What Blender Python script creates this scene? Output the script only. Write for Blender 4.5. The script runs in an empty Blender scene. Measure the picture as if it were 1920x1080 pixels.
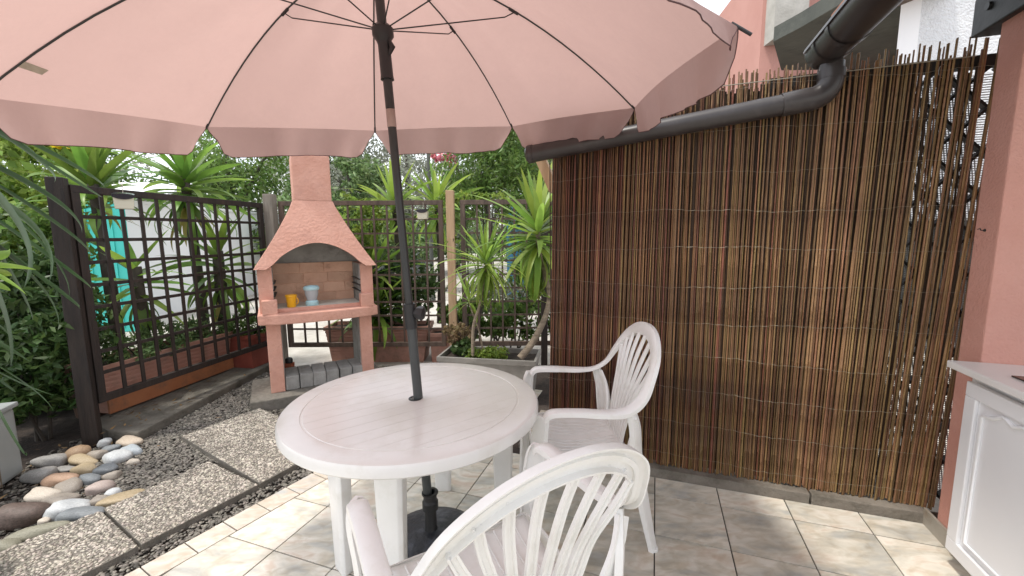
import bpy, bmesh, math, random
import numpy as np
from mathutils import Vector, Matrix, Quaternion
random.seed(7); rng = np.random.default_rng(7)
R = math.radians
sc = bpy.context.scene
col = sc.collection

# ------------------------------------------------------------------ camera
PITCH, ROLL, FPX, CAMH = .125, -.0069, 780., 1.44
cp, sp = math.cos(PITCH), math.sin(PITCH)
FW = Vector((0, cp, -sp)); RI = Vector((1, 0, 0)); UP = Vector((0, sp, cp))
c_, s_ = math.cos(ROLL), math.sin(ROLL)
CA = c_*RI + s_*UP; CU = -s_*RI + c_*UP
cd = bpy.data.cameras.new('camera'); cam = bpy.data.objects.new('camera', cd); col.objects.link(cam)
cam.matrix_world = Matrix(((CA.x, CU.x, -FW.x, 0), (CA.y, CU.y, -FW.y, 0), (CA.z, CU.z, -FW.z, CAMH), (0, 0, 0, 1)))
cd.lens = FPX/1920*36; cd.sensor_width = 36; cd.clip_end = 800; cd.clip_start = .05
sc.camera = cam

# ------------------------------------------------------------------ light
SUN_EL, SUN_AZ = 69, 250      # azimuth clockwise from +Y (the sun stands high to the left, a little behind the camera)
w = bpy.data.worlds.new('World'); sc.world = w; w.use_nodes = True
nt = w.node_tree; nt.nodes.clear()
sky = nt.nodes.new('ShaderNodeTexSky'); sky.sky_type = 'NISHITA'; sky.sun_disc = False
sky.sun_elevation = R(SUN_EL); sky.sun_rotation = R(SUN_AZ); sky.dust_density = 2.0
bg = nt.nodes.new('ShaderNodeBackground'); bg.inputs[1].default_value = .15
out = nt.nodes.new('ShaderNodeOutputWorld')
tc = nt.nodes.new('ShaderNodeTexCoord'); mp = nt.nodes.new('ShaderNodeMapping'); mp.inputs['Scale'].default_value = (1, 1, 2.6)
nz = nt.nodes.new('ShaderNodeTexNoise'); nz.inputs['Scale'].default_value = 2.2; nz.inputs['Detail'].default_value = 7
rp = nt.nodes.new('ShaderNodeValToRGB'); rp.color_ramp.elements[0].position = .40; rp.color_ramp.elements[1].position = .68
rp.color_ramp.elements[0].color = (.55, .55, .55, 1); rp.color_ramp.elements[1].color = (.9, .9, .9, 1)
mx = nt.nodes.new('ShaderNodeMixRGB'); mx.inputs[2].default_value = (8.6, 8.7, 8.9, 1)
L = nt.links.new
L(tc.outputs['Generated'], mp.inputs[0]); L(mp.outputs[0], nz.inputs[0]); L(nz.outputs[0], rp.inputs[0])
L(rp.outputs[0], mx.inputs[0]); L(sky.outputs[0], mx.inputs[1]); L(mx.outputs[0], bg.inputs[0]); L(bg.outputs[0], out.inputs[0])
sd = bpy.data.lights.new('sun', 'SUN'); sun = bpy.data.objects.new('sun', sd); col.objects.link(sun)
sd.energy = 2.0; sd.angle = R(5); sd.color = (1, .95, .87)
az, el = R(SUN_AZ), R(SUN_EL)
sdir = Vector((math.sin(az)*math.cos(el), math.cos(az)*math.cos(el), math.sin(el)))
sun.rotation_euler = sdir.to_track_quat('Z', 'Y').to_euler()
sc.view_settings.view_transform = 'Standard'; sc.view_settings.look = 'None'; sc.view_settings.gamma = 1
sc.view_settings.use_curve_mapping = False
sc.view_settings.exposure = .60
sc.render.engine = 'CYCLES'

# ------------------------------------------------------------------ helpers
def ray(x, y): return FW + CA*((x-960)/FPX) + CU*((540-y)/FPX)
def G(x, y, z=0.):                      # a point seen at (x, y) of the photograph, at height z
    d = ray(x, y); return Vector((0, 0, CAMH)) + d*((z-CAMH)/d.z)
def DD(x, y, D): return Vector((0, 0, CAMH)) + ray(x, y)*D        # same, at depth D
YAW = -.3326
A = Vector((math.cos(YAW), math.sin(YAW), 0)); B = Vector((math.sin(YAW), -math.cos(YAW), 0)); O = Vector((.791, 2.165, 0)); S = .3335
def T(a, b, z=0.): return O + A*a + B*b + Vector((0, 0, z))       # tile-grid frame, metres
MT = Matrix(((A.x, -B.x, 0, O.x), (A.y, -B.y, 0, O.y), (0, 0, 1, 0), (0, 0, 0, 1)))  # x along A, y away from camera

def tag(o, label=None, cat=None, group=None, kind=None):
    if label: o['label'] = label
    if cat: o['category'] = cat
    if group: o['group'] = group
    if kind: o['kind'] = kind
    return o
def empty(name, label, cat, loc=(0, 0, 0), group=None, kind=None, rz=0):
    o = bpy.data.objects.new(name, None); col.objects.link(o); o.location = loc; o.rotation_euler = (0, 0, rz)
    o.empty_display_size = .1
    return tag(o, label, cat, group, kind)
def smooth(me, ang=None):
    me.polygons.foreach_set('use_smooth', [True]*len(me.polygons))
    if ang is not None:
        try: me.set_sharp_from_angle(angle=R(ang))
        except Exception: pass
class MB:
    def __init__(s): s.v = []; s.f = []
    def add(s, vs, fs):
        n = len(s.v); s.v += [tuple(p) for p in vs]; s.f += [tuple(i+n for i in f) for f in fs]; return s
    def box(s, c, d, M=None, rz=0):
        hx, hy, hz = d[0]/2, d[1]/2, d[2]/2
        vs = [Vector((x, y, z)) for z in (-hz, hz) for y in (-hy, hy) for x in (-hx, hx)]
        if rz: vs = [Matrix.Rotation(rz, 3, 'Z') @ v for v in vs]
        vs = [v+Vector(c) for v in vs]
        if M: vs = [M @ v for v in vs]
        return s.add(vs, [(0, 2, 3, 1), (4, 5, 7, 6), (0, 1, 5, 4), (2, 6, 7, 3), (0, 4, 6, 2), (1, 3, 7, 5)])
    def bar(s, p, q, w, h, up=(0, 0, 1)):
        p, q = Vector(p), Vector(q); t = (q-p).normalized(); up = Vector(up)
        x = t.cross(up)
        if x.length < 1e-4: x = t.cross(Vector((0, 1, 0)))
        x.normalize(); y = x.cross(t)
        vs = [e + x*(sx*w/2) + y*(sy*h/2) for e in (p, q) for sx, sy in ((-1, -1), (1, -1), (1, 1), (-1, 1))]
        return s.add(vs, [(3, 2, 1, 0), (4, 5, 6, 7), (0, 1, 5, 4), (1, 2, 6, 5), (2, 3, 7, 6), (3, 0, 4, 7)])
    def tube(s, pts, r, n=8, cap=True):
        pts = [Vector(p) for p in pts]; m = len(pts); rr = r if isinstance(r, (list, tuple)) else [r]*m
        base = len(s.v); x = None
        for i, p in enumerate(pts):
            t = (pts[min(i+1, m-1)]-pts[max(i-1, 0)]).normalized()
            if x is None:
                x = t.cross(Vector((0, 0, 1)))
                if x.length < 1e-3: x = t.cross(Vector((0, 1, 0)))
            x = (x - t*x.dot(t)).normalized(); y = t.cross(x)
            for k in range(n):
                a = 2*math.pi*k/n; s.v.append(tuple(p + (x*math.cos(a)+y*math.sin(a))*rr[i]))
        for i in range(m-1):
            for k in range(n):
                k2 = (k+1) % n; a = base+i*n
                s.f.append((a+k, a+k2, a+n+k2, a+n+k))
        if cap:
            s.f.append(tuple(base+k for k in range(n))[::-1]); s.f.append(tuple(base+(m-1)*n+k for k in range(n)))
        return s
    def lathe(s, prof, n=24, c=(0, 0, 0), capb=True, capt=True):
        base = len(s.v); c = Vector(c)
        for r_, z in prof:
            for k in range(n):
                a = 2*math.pi*k/n; s.v.append((c.x+r_*math.cos(a), c.y+r_*math.sin(a), c.z+z))
        for i in range(len(prof)-1):
            for k in range(n):
                k2 = (k+1) % n; a = base+i*n; s.f.append((a+k, a+k2, a+n+k2, a+n+k))
        if capb: s.f.append(tuple(base+k for k in range(n))[::-1])
        if capt: s.f.append(tuple(base+(len(prof)-1)*n+k for k in range(n)))
        return s
    def band(s, pts, nrm, wid, prof):
        """sweep a closed profile [(across, normal)] ; across scaled by wid"""
        m = len(pts); n = len(prof); base = len(s.v)
        pts = [Vector(p) for p in pts]
        for i, p in enumerate(pts):
            t = (pts[min(i+1, m-1)]-pts[max(i-1, 0)]).normalized(); N = Vector(nrm[i]); N = (N-t*N.dot(t)).normalized(); X = t.cross(N)
            wd = wid[i] if isinstance(wid, (list, tuple)) else wid
            for a, b in prof: s.v.append(tuple(p + X*a*wd + N*b))
        for i in range(m-1):
            for k in range(n):
                k2 = (k+1) % n; a = base+i*n; s.f.append((a+k, a+k2, a+n+k2, a+n+k))
        s.f.append(tuple(base+k for k in range(n))[::-1]); s.f.append(tuple(base+(m-1)*n+k for k in range(n)))
        return s
    def prism(s, poly, z0, z1):
        n = len(poly); 
        ar = sum(poly[i][0]*poly[(i+1) % n][1]-poly[(i+1) % n][0]*poly[i][1] for i in range(n))
        if ar < 0: poly = poly[::-1]
        vs = [(p[0], p[1], z0) for p in poly]+[(p[0], p[1], z1) for p in poly]
        return s.add(vs, [tuple(range(n))[::-1], tuple(range(n, 2*n))]+[(i, (i+1) % n, n+(i+1) % n, n+i) for i in range(n)])
    def mesh(s, name, mat, sm=None, recalc=True, bevel=0):
        me = bpy.data.meshes.new(name); me.from_pydata(s.v, [], s.f)
        bm = bmesh.new(); bm.from_mesh(me)
        if recalc: bmesh.ops.recalc_face_normals(bm, faces=bm.faces)
        if bevel:
            ed = [e for e in bm.edges if len(e.link_faces) == 2 and e.calc_face_angle(0) > .6]
            bmesh.ops.bevel(bm, geom=ed, offset=bevel, segments=2, profile=.6, affect='EDGES')
        bm.to_mesh(me); bm.free()
        if mat: me.materials.append(mat)
        if sm is not None: smooth(me, sm)
        return me
    def build(s, name, mat, parent=None, sm=None, bevel=0, recalc=True):
        o = bpy.data.objects.new(name, s.mesh(name, mat, sm, recalc, bevel)); col.objects.link(o)
        if parent: o.parent = parent
        return o
def inst(name, me, parent=None, M=None):
    o = bpy.data.objects.new(name, me); col.objects.link(o)
    if parent: o.parent = parent
    if M is not None: o.matrix_local = M
    return o
def copy_tree(o, parent=None):
    c = o.copy(); col.objects.link(c)
    if parent: c.parent = parent
    for ch in list(o.children): copy_tree(ch, c)
    return c
def hexc(h):
    v = [int(h[i:i+2], 16)/255 for i in (0, 2, 4)]
    return tuple((x/12.92 if x <= .04045 else ((x+.055)/1.055)**2.4) for x in v)

def mat(name, c1, c2=None, scale=8, rough=.6, bump=0, bscale=None, detail=6, trans=0, spec=.5, island=0, island_hue=0, stretch=(1, 1, 1),
        coords='Object', metal=0, dirt=None, dscale=3, dpos=(.5, .7), objrand=0, coat=0, bdist=.01, obj_hue=0):
    m = bpy.data.materials.new(name); m.use_nodes = True; n = m.node_tree; N = n.nodes; lk = n.links.new
    b = N['Principled BSDF']; b.inputs['Roughness'].default_value = rough; b.inputs['Metallic'].default_value = metal
    b.inputs['Specular IOR Level'].default_value = spec
    if coat: b.inputs['Coat Weight'].default_value = coat; b.inputs['Coat Roughness'].default_value = .15
    tcn = N.new('ShaderNodeTexCoord'); mpn = N.new('ShaderNodeMapping'); mpn.inputs['Scale'].default_value = stretch
    lk(tcn.outputs[coords], mpn.inputs[0])
    co = None
    if c2 is not None:
        nn = N.new('ShaderNodeTexNoise'); nn.inputs['Scale'].default_value = scale; nn.inputs['Detail'].default_value = detail
        nn.inputs['Roughness'].default_value = .6
        lk(mpn.outputs[0], nn.inputs['Vector']); r = N.new('ShaderNodeValToRGB'); r.color_ramp.elements[0].position = .33; r.color_ramp.elements[1].position = .67
        r.color_ramp.elements[0].color = (*c1, 1); r.color_ramp.elements[1].color = (*c2, 1)
        lk(nn.outputs[0], r.inputs[0]); co = r.outputs[0]
    else:
        rgb = N.new('ShaderNodeRGB'); rgb.outputs[0].default_value = (*c1, 1); co = rgb.outputs[0]
    if dirt is not None:
        nd = N.new('ShaderNodeTexNoise'); nd.inputs['Scale'].default_value = dscale; nd.inputs['Detail'].default_value = 9; nd.inputs['Roughness'].default_value = .7
        lk(tcn.outputs[coords], nd.inputs['Vector'])
        mr = N.new('ShaderNodeMapRange'); mr.inputs[1].default_value = dpos[0]; mr.inputs[2].default_value = dpos[1]; lk(nd.outputs[0], mr.inputs[0])
        mm = N.new('ShaderNodeMixRGB'); mm.inputs[2].default_value = (*dirt, 1); lk(mr.outputs[0], mm.inputs[0]); lk(co, mm.inputs[1]); co = mm.outputs[0]
    if island or island_hue:
        g = N.new('ShaderNodeNewGeometry'); hs = N.new('ShaderNodeHueSaturation')
        a = N.new('ShaderNodeMapRange'); a.inputs[3].default_value = 1-island; a.inputs[4].default_value = 1+island; lk(g.outputs['Random Per Island'], a.inputs[0]); lk(a.outputs[0], hs.inputs['Value'])
        wn = N.new('ShaderNodeTexWhiteNoise'); wn.noise_dimensions = '1D'; lk(g.outputs['Random Per Island'], wn.inputs['W'])
        a2 = N.new('ShaderNodeMapRange'); a2.inputs[3].default_value = .5-island_hue; a2.inputs[4].default_value = .5+island_hue; lk(wn.outputs['Value'], a2.inputs[0]); lk(a2.outputs[0], hs.inputs['Hue'])
        lk(co, hs.inputs['Color']); co = hs.outputs[0]
    if objrand or obj_hue:
        oi = N.new('ShaderNodeObjectInfo'); hs = N.new('ShaderNodeHueSaturation')
        a = N.new('ShaderNodeMapRange'); a.inputs[3].default_value = 1-objrand; a.inputs[4].default_value = 1+objrand; lk(oi.outputs['Random'], a.inputs[0]); lk(a.outputs[0], hs.inputs['Value'])
        wn = N.new('ShaderNodeTexWhiteNoise'); wn.noise_dimensions = '1D'; lk(oi.outputs['Random'], wn.inputs['W'])
        a2 = N.new('ShaderNodeMapRange'); a2.inputs[3].default_value = .5-obj_hue; a2.inputs[4].default_value = .5+obj_hue; lk(wn.outputs['Value'], a2.inputs[0]); lk(a2.outputs[0], hs.inputs['Hue'])
        lk(co, hs.inputs['Color']); co = hs.outputs[0]
    lk(co, b.inputs['Base Color'])
    if bump:
        nb = N.new('ShaderNodeTexNoise'); nb.inputs['Scale'].default_value = bscale or scale*3; nb.inputs['Detail'].default_value = 5
        lk(mpn.outputs[0], nb.inputs['Vector']); bp = N.new('ShaderNodeBump'); bp.inputs['Strength'].default_value = bump; bp.inputs['Distance'].default_value = bdist
        lk(nb.outputs[0], bp.inputs['Height']); lk(bp.outputs[0], b.inputs['Normal'])
    if trans:
        t = N.new('ShaderNodeBsdfTranslucent'); lk(co, t.inputs[0]); ms = N.new('ShaderNodeMixShader'); ms.inputs[0].default_value = trans
        lk(b.outputs[0], ms.inputs[1]); lk(t.outputs[0], ms.inputs[2]); lk(ms.outputs[0], N['Material Output'].inputs[0])
    m['n'] = 1
    return m

# ------------------------------------------------------------------ materials
M = {}
M['soil'] = mat('soil', (.018, .013, .010), (.045, .032, .024), 14, .95, .8, 60)
M['farground'] = mat('far_gravel', (.42, .39, .34), (.56, .53, .48), 3, .95, .6, 90, dirt=(.25, .23, .2), dscale=.8)
M['grout'] = mat('grout', (.05, .045, .04), (.09, .08, .07), 30, .95)
M['gravel'] = mat('gravel_stone', (.11, .10, .085), (.22, .20, .17), 20, .75, island=.65, island_hue=.02)
M['gravel_dark'] = mat('gravel_stone_dark', (.085, .075, .062), (.16, .145, .12), 20, .8, island=.6, island_hue=.02)
M['agg'] = mat('aggregate', (.30, .265, .22), (.45, .41, .35), 8, .75, island=.6, island_hue=.03)
M['cement'] = mat('cement', (.13, .12, .10), (.20, .18, .155), 25, .95, .5, 120)
M['ledge'] = mat('ledge_concrete', (.10, .09, .075), (.18, .165, .135), 6, .95, .6, 60, dirt=(.06, .055, .04), dscale=5)
M['curb'] = mat('curb_concrete', (.17, .15, .125), (.24, .215, .18), 9, .9, .5, 70, dirt=(.1, .09, .07), dscale=6)
M['skirting'] = mat('skirting_tile', (.36, .33, .28), (.46, .43, .37), 5, .45, .05, dirt=(.28, .23, .17), dscale=9)
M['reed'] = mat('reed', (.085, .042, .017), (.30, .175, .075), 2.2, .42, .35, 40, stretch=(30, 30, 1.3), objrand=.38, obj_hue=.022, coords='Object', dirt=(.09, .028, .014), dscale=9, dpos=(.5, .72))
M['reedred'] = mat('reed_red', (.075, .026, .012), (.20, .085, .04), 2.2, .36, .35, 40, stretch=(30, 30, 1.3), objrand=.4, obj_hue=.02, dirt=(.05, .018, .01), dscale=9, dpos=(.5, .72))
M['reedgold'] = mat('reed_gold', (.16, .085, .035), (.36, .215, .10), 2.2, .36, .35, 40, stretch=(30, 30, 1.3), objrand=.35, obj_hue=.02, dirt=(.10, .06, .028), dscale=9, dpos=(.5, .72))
M['reed2'] = mat('reed_gap_dark', (.025, .014, .008), (.06, .034, .018), 2.2, .7, stretch=(30, 30, 1), objrand=.3)  # far darker than the front reeds: the darkness behind them is in this colour
M['wire'] = mat('binding_wire', (.36, .32, .25), rough=.45, metal=.3)
M['darkwood'] = mat('dark_wood', (.012, .008, .007), (.032, .021, .016), 4, .65, .6, 12, stretch=(6, 6, .7), dirt=(.07, .04, .03), dscale=7, dpos=(.6, .85))
M['brownwood'] = mat('brown_wood', (.06, .04, .03), (.13, .09, .068), 4, .7, .5, 14, stretch=(6, 6, .8))
M['palewood'] = mat('pale_wood', (.36, .23, .13), (.52, .36, .22), 3, .7, .35, 14, stretch=(8, 8, .8))
M['greywood'] = mat('grey_wood', (.17, .15, .125), (.28, .25, .21), 4, .8, .5, 14, stretch=(8, 8, .8))
M['pinkrender'] = mat('pink_render', (.60, .30, .24), (.66, .34, .275), 3, .85, .55, 85, dirt=(.66, .36, .30), dscale=1.6, dpos=(.45, .75))
M['pinkfar'] = mat('pink_far', (.47, .235, .195), (.53, .28, .235), 1.2, .9, .3, 40)
M['brazier'] = mat('brazier_render', (.58, .30, .225), (.65, .36, .28), 7, .85, .6, 42, dirt=(.46, .24, .19), dscale=3, dpos=(.5, .8), bdist=.012)
M['brazinner'] = mat('brazier_inner', (.28, .275, .25), (.38, .37, .345), 6, .9, .3, 40, dirt=(.10, .09, .08), dscale=4, dpos=(.5, .75))
M['firebrick'] = mat('fire_brick', (.60, .36, .25), (.70, .45, .32), 9, .85, .2, 60, objrand=.12, dirt=(.22, .12, .08), dscale=5, dpos=(.55, .8))
M['brazfloor'] = mat('brazier_floor', (.62, .56, .48), (.72, .66, .58), 9, .85)
M['block'] = mat('concrete_block', (.26, .25, .235), (.36, .35, .33), 12, .9, .6, 90, objrand=.12)
M['terracotta'] = mat('terracotta_plastic', (.42, .215, .16), (.52, .29, .225), 5, .6, .1, dirt=(.30, .18, .14), dscale=6)
M['orange'] = mat('orange_plastic', (.33, .12, .05), (.4, .16, .07), 5, .55, dirt=(.2, .1, .06), dscale=8)
M['redpot'] = mat('red_pot', (.22, .05, .035), (.3, .08, .055), 6, .5)
M['greyplanter'] = mat('grey_planter', (.17, .16, .145), (.24, .23, .21), 7, .6, .1, dirt=(.35, .33, .3), dscale=5, dpos=(.55, .8))
M['plastic'] = mat('white_plastic', (.80, .79, .765), (.84, .83, .81), 6, .28, .04, 50, spec=.5, dirt=(.68, .66, .60), dscale=7, dpos=(.5, .85))
M['tableplastic'] = mat('table_plastic', (.80, .79, .755), (.84, .83, .80), 5, .22, .04, 30, spec=.55, dirt=(.70, .67, .61), dscale=6, dpos=(.5, .85))
M['darkmetal'] = mat('dark_pole', (.022, .024, .024), (.03, .032, .032), 9, .38, spec=.5)
M['blackplastic'] = mat('black_plastic', (.018, .018, .019), rough=.45)
M['silver'] = mat('bare_metal', (.45, .4, .36), (.6, .55, .5), 20, .35, metal=.7)
M['gutter'] = mat('gutter_brown', (.034, .028, .027), (.048, .041, .04), 5, .34, dirt=(.075, .065, .06), dscale=5, dpos=(.55, .8))
M['beam'] = mat('beam_black', (.012, .011, .011), (.024, .021, .02), 6, .5, .2)
M['trunk'] = mat('bark', (.16, .125, .09), (.33, .27, .2), 4, .9, .8, 30, stretch=(1, 1, 8))
M['oldtrunk'] = mat('bark_far', (.045, .036, .028), (.10, .085, .07), 5, .9, .8, 20)
def fol(name, a, b, tr=.45, isl=.4, hue=.02, rough=.45): return mat(name, a, b, 1.5, rough, trans=tr, island=isl, island_hue=hue, spec=.4)
M['olive'] = fol('foliage_hazy_grey', (.24, .26, .20), (.37, .39, .31), .4)  # grey-green leaves, paled further to stand in for distant haze
M['greenfol'] = fol('foliage_green', (.10, .175, .04), (.18, .28, .07))
M['limefol'] = fol('foliage_lime', (.17, .26, .045), (.27, .36, .07), .5)
M['darkfol'] = fol('foliage_dark', (.045, .085, .025), (.085, .15, .04), .3)
M['hedge'] = fol('foliage_hedge', (.12, .19, .07), (.20, .29, .11), .4)
M['yucca'] = mat('yucca_leaf', (.20, .32, .05), (.32, .45, .09), 3, .38, trans=.45, stretch=(1, 1, 1), objrand=.4, obj_hue=.022)
M['yuccadark'] = mat('yucca_leaf_dark', (.12, .22, .035), (.21, .34, .06), 3, .38, trans=.45, objrand=.4, obj_hue=.02)
M['yuccadead'] = mat('yucca_leaf_dry', (.35, .29, .06), (.45, .38, .12), 3, .5, trans=.4, objrand=.3)
M['blade'] = mat('blue_green_blade', (.045, .09, .035), (.08, .14, .055), 3, .36, trans=.35, objrand=.3)
M['pinkflower'] = fol('pink_flowers', (.6, .14, .2), (.75, .3, .35), .3)
M['yellowflower'] = fol('yellow_petals', (.8, .55, .02), (.85, .65, .05), .4, .1, 0)
M['whitewall'] = mat('white_paint', (.86, .87, .88), (.88, .89, .90), 2, .8, .1)
M['stucco'] = mat('white_stucco', (.66, .68, .70), (.76, .78, .79), 3, .9, 1.0, 45, bdist=.02)
M['turquoise'] = mat('turquoise_paint', (.045, .50, .44), (.06, .56, .50), 2, .5)
M['greyconc'] = mat('shade_dark_concrete', (.075, .08, .07), (.11, .115, .10), 1.5, .9, .4, 20, dirt=(.05, .055, .05), dscale=2)  # concrete darkened so the balcony underside reads as shaded
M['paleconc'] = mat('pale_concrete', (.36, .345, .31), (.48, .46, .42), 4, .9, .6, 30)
M['counter'] = mat('counter_white', (.8, .79, .77), (.83, .82, .80), 3, .25, spec=.5)
M['cabinet'] = mat('cabinet_white', (.80, .81, .83), (.83, .84, .86), 2, .4)
M['steel'] = mat('sink_steel', (.12, .1, .09), rough=.25, metal=.8)
M['cream'] = mat('cream_plastic', (.62, .58, .46), rough=.5)
M['blackglass'] = mat('solar_cell', (.02, .022, .03), rough=.15)
M['yellow'] = mat('yellow_plastic', (.80, .40, .01), rough=.4)
M['lightblue'] = mat('light_blue_plastic', (.42, .62, .66), rough=.4)
M['greyglass'] = mat('frosted_grey', (.40, .42, .44), rough=.15, spec=.6)
M['greybox'] = mat('grey_box', (.30, .32, .31), (.36, .38, .37), 3, .45)
M['greenplastic'] = mat('green_plastic', (.01, .22, .06), rough=.35)
M['redlabel'] = mat('red_packet', (.35, .04, .03), (.45, .2, .1), 25, .5)
M['tagm'] = mat('care_tag', (.38, .35, .28), (.45, .42, .34), 60, .8)
M['roof'] = mat('roof_tiles', (.32, .13, .08), (.42, .2, .12), 8, .85, .4)
M['roofwood'] = mat('roof_boards', (.10, .06, .04), (.16, .1, .065), 4, .7, stretch=(1, 8, 1))
M['mesh'] = mat('white_net', (.42, .42, .42), rough=.7)
M['bluebin'] = mat('blue_far', (.02, .12, .22), rough=.5)

def fabric():
    m = mat('parasol_fabric', (.48, .345, .335), (.54, .39, .375), 2.5, .85, .55, 7, spec=.2, bdist=.03, dirt=(.40, .295, .28), dscale=2.2, dpos=(.42, .75))
    n = m.node_tree; N = n.nodes
    t = N.new('ShaderNodeBsdfTranslucent'); t.inputs[0].default_value = (.56, .37, .325, 1)
    ms = N.new('ShaderNodeMixShader'); ms.inputs[0].default_value = .5
    n.links.new(N['Principled BSDF'].outputs[0], ms.inputs[1]); n.links.new(t.outputs[0], ms.inputs[2]); n.links.new(ms.outputs[0], N['Material Output'].inputs[0])
    return m
M['fabric'] = fabric()
M['piping'] = mat('piping', (.10, .05, .05), rough=.8)

def tile_mat(name, cols, seed):
    m = bpy.data.materials.new(name); m.use_nodes = True; n = m.node_tree; N = n.nodes; lk = n.links.new; b = N['Principled BSDF']
    g = N.new('ShaderNodeTexCoord'); oi = N.new('ShaderNodeObjectInfo')
    ml = N.new('ShaderNodeMath'); ml.operation = 'MULTIPLY'; ml.inputs[1].default_value = 37; lk(oi.outputs['Random'], ml.inputs[0])
    def noise(sc_, det, stre, dist=1.2):
        mp_ = N.new('ShaderNodeMapping'); mp_.inputs['Scale'].default_value = stre; mp_.inputs['Rotation'].default_value = (0, 0, .6); lk(g.outputs['Object'], mp_.inputs[0])
        x = N.new('ShaderNodeTexNoise'); x.noise_dimensions = '4D'; x.inputs['Scale'].default_value = sc_; x.inputs['Detail'].default_value = det; x.inputs['Distortion'].default_value = dist
        lk(mp_.outputs[0], x.inputs['Vector']); lk(ml.outputs[0], x.inputs['W']); return x
    n1 = noise(3.2, 7, (1, 2.4, 1)); n2 = noise(11, 9, (1, 1.8, 1)); 
    r1 = N.new('ShaderNodeValToRGB'); e = r1.color_ramp.elements; e[0].position = .34; e[1].position = .66
    e[0].color = (*cols[0], 1); e[1].color = (*cols[1], 1); x = e.new(.47); x.color = (*cols[2], 1); x = e.new(.56); x.color = (*cols[3], 1)
    lk(n1.outputs[0], r1.inputs[0])
    r2 = N.new('ShaderNodeValToRGB'); r2.color_ramp.elements[0].position = .42; r2.color_ramp.elements[1].position = .68
    lk(n2.outputs[0], r2.inputs[0])
    mm = N.new('ShaderNodeMixRGB'); mm.blend_type = 'MULTIPLY'; mm.inputs[2].default_value = (.82, .77, .70, 1); lk(r2.outputs[0], mm.inputs[0]); lk(r1.outputs[0], mm.inputs[1])
    hs = N.new('ShaderNodeHueSaturation'); mr = N.new('ShaderNodeMapRange'); mr.inputs[3].default_value = .9; mr.inputs[4].default_value = 1.08
    lk(oi.outputs['Random'], mr.inputs[0]); lk(mr.outputs[0], hs.inputs['Value']); lk(mm.outputs[0], hs.inputs['Color'])
    lk(hs.outputs[0], b.inputs['Base Color']); b.inputs['Roughness'].default_value = .42
    bp = N.new('ShaderNodeBump'); bp.inputs['Strength'].default_value = .15; bp.inputs['Distance'].default_value = .004; lk(n2.outputs[0], bp.inputs['Height']); lk(bp.outputs[0], b.inputs['Normal'])
    return m
M['tile'] = tile_mat('floor_tile', [(.46, .46, .43), (.66, .56, .46), (.63, .60, .52), (.74, .70, .62)], 0)
M['bordertile'] = tile_mat('border_tile', [(.46, .46, .44), (.60, .49, .41), (.58, .51, .43), (.62, .58, .51)], 1)

# ------------------------------------------------------------------ ground
def sheet(name, poly, z, m, kind='structure'):
    b = MB(); b.add([(p[0], p[1], z) for p in poly], [tuple(range(len(poly)))])
    o = b.build(name, m, recalc=False)
    if o.data.polygons[0].normal.z < 0: o.data.flip_normals()
    return tag(o, kind=kind)
sheet('ground', [(-150, -60), (150, -60), (150, 240), (-150, 240)], -.06, M['farground'])
sheet('garden_soil', [(-9, -1), (1.0, -1), (1.0, 4.62), (-2.7, 4.62), (-4.2, 3.9), (-9, 3.6)], -.03, M['soil'])

# patio tiles
def clip(poly, p, n):        # keep the side where (x-p).n >= 0
    o = []
    for i in range(len(poly)):
        a, b = poly[i], poly[(i+1) % len(poly)]
        da = (a[0]-p[0])*n[0]+(a[1]-p[1])*n[1]; db = (b[0]-p[0])*n[0]+(b[1]-p[1])*n[1]
        if da >= 0: o.append(a)
        if (da >= 0) != (db >= 0):
            t = da/(da-db); o.append((a[0]+(b[0]-a[0])*t, a[1]+(b[1]-a[1])*t))
    return o
EP = Vector((-1.67, 1.633)); ED = Vector((.494, .869)).normalized(); EN = Vector((ED.y, -ED.x))
BW = .132
inner = EP + EN*BW
patio = bpy.data.objects.new('patio_floor', None); col.objects.link(patio); tag(patio, kind='structure')
base = MB(); e0 = EP - ED*3; e1 = EP + ED*2.35
pr = T(1.7, -.17).xy; pl = T(-.9, -.17).xy
base.prism([tuple(e0), tuple(e1), tuple(pl), tuple(pr), (4.2, 1.2), (4.2, -1.6)], -.05, -.006)
base.build('grout_bed', M['grout'], patio)
gp = .003
for i in range(-9, 8):
    for j in range(-1, 11):
        ca, cb = (i+.5)*S, (j+.5)*S
        loc = T(ca, cb)
        h = S/2-gp
        poly = [T(ca+u*h, cb+v*h).xy for u, v in ((-1, -1), (1, -1), (1, 1), (-1, 1))]
        poly = [tuple(p) for p in poly]
        poly = clip(poly, inner+EN*gp, EN)
        # back edge against the kerb / beyond it
        if i >= -4: 
            poly = clip(poly, T(0, -.171).xy, B.xy) if len(poly) > 2 else poly
        if len(poly) < 3: continue
        cx = sum(p[0] for p in poly)/len(poly); cy = sum(p[1] for p in poly)/len(poly)
        ar = abs(sum(poly[k][0]*poly[(k+1) % len(poly)][1]-poly[(k+1) % len(poly)][0]*poly[k][1] for k in range(len(poly))))/2
        if ar < .001 or cy < -.5 or abs(cx) > 3.2: continue
        tb = MB(); tb.prism([(p[0]-cx, p[1]-cy) for p in poly], -.008, random.uniform(-.0006, .0006))
        t = tb.build('floor_tile', M['tile'], patio, bevel=.0012); t.location = (cx, cy, 0)
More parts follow.
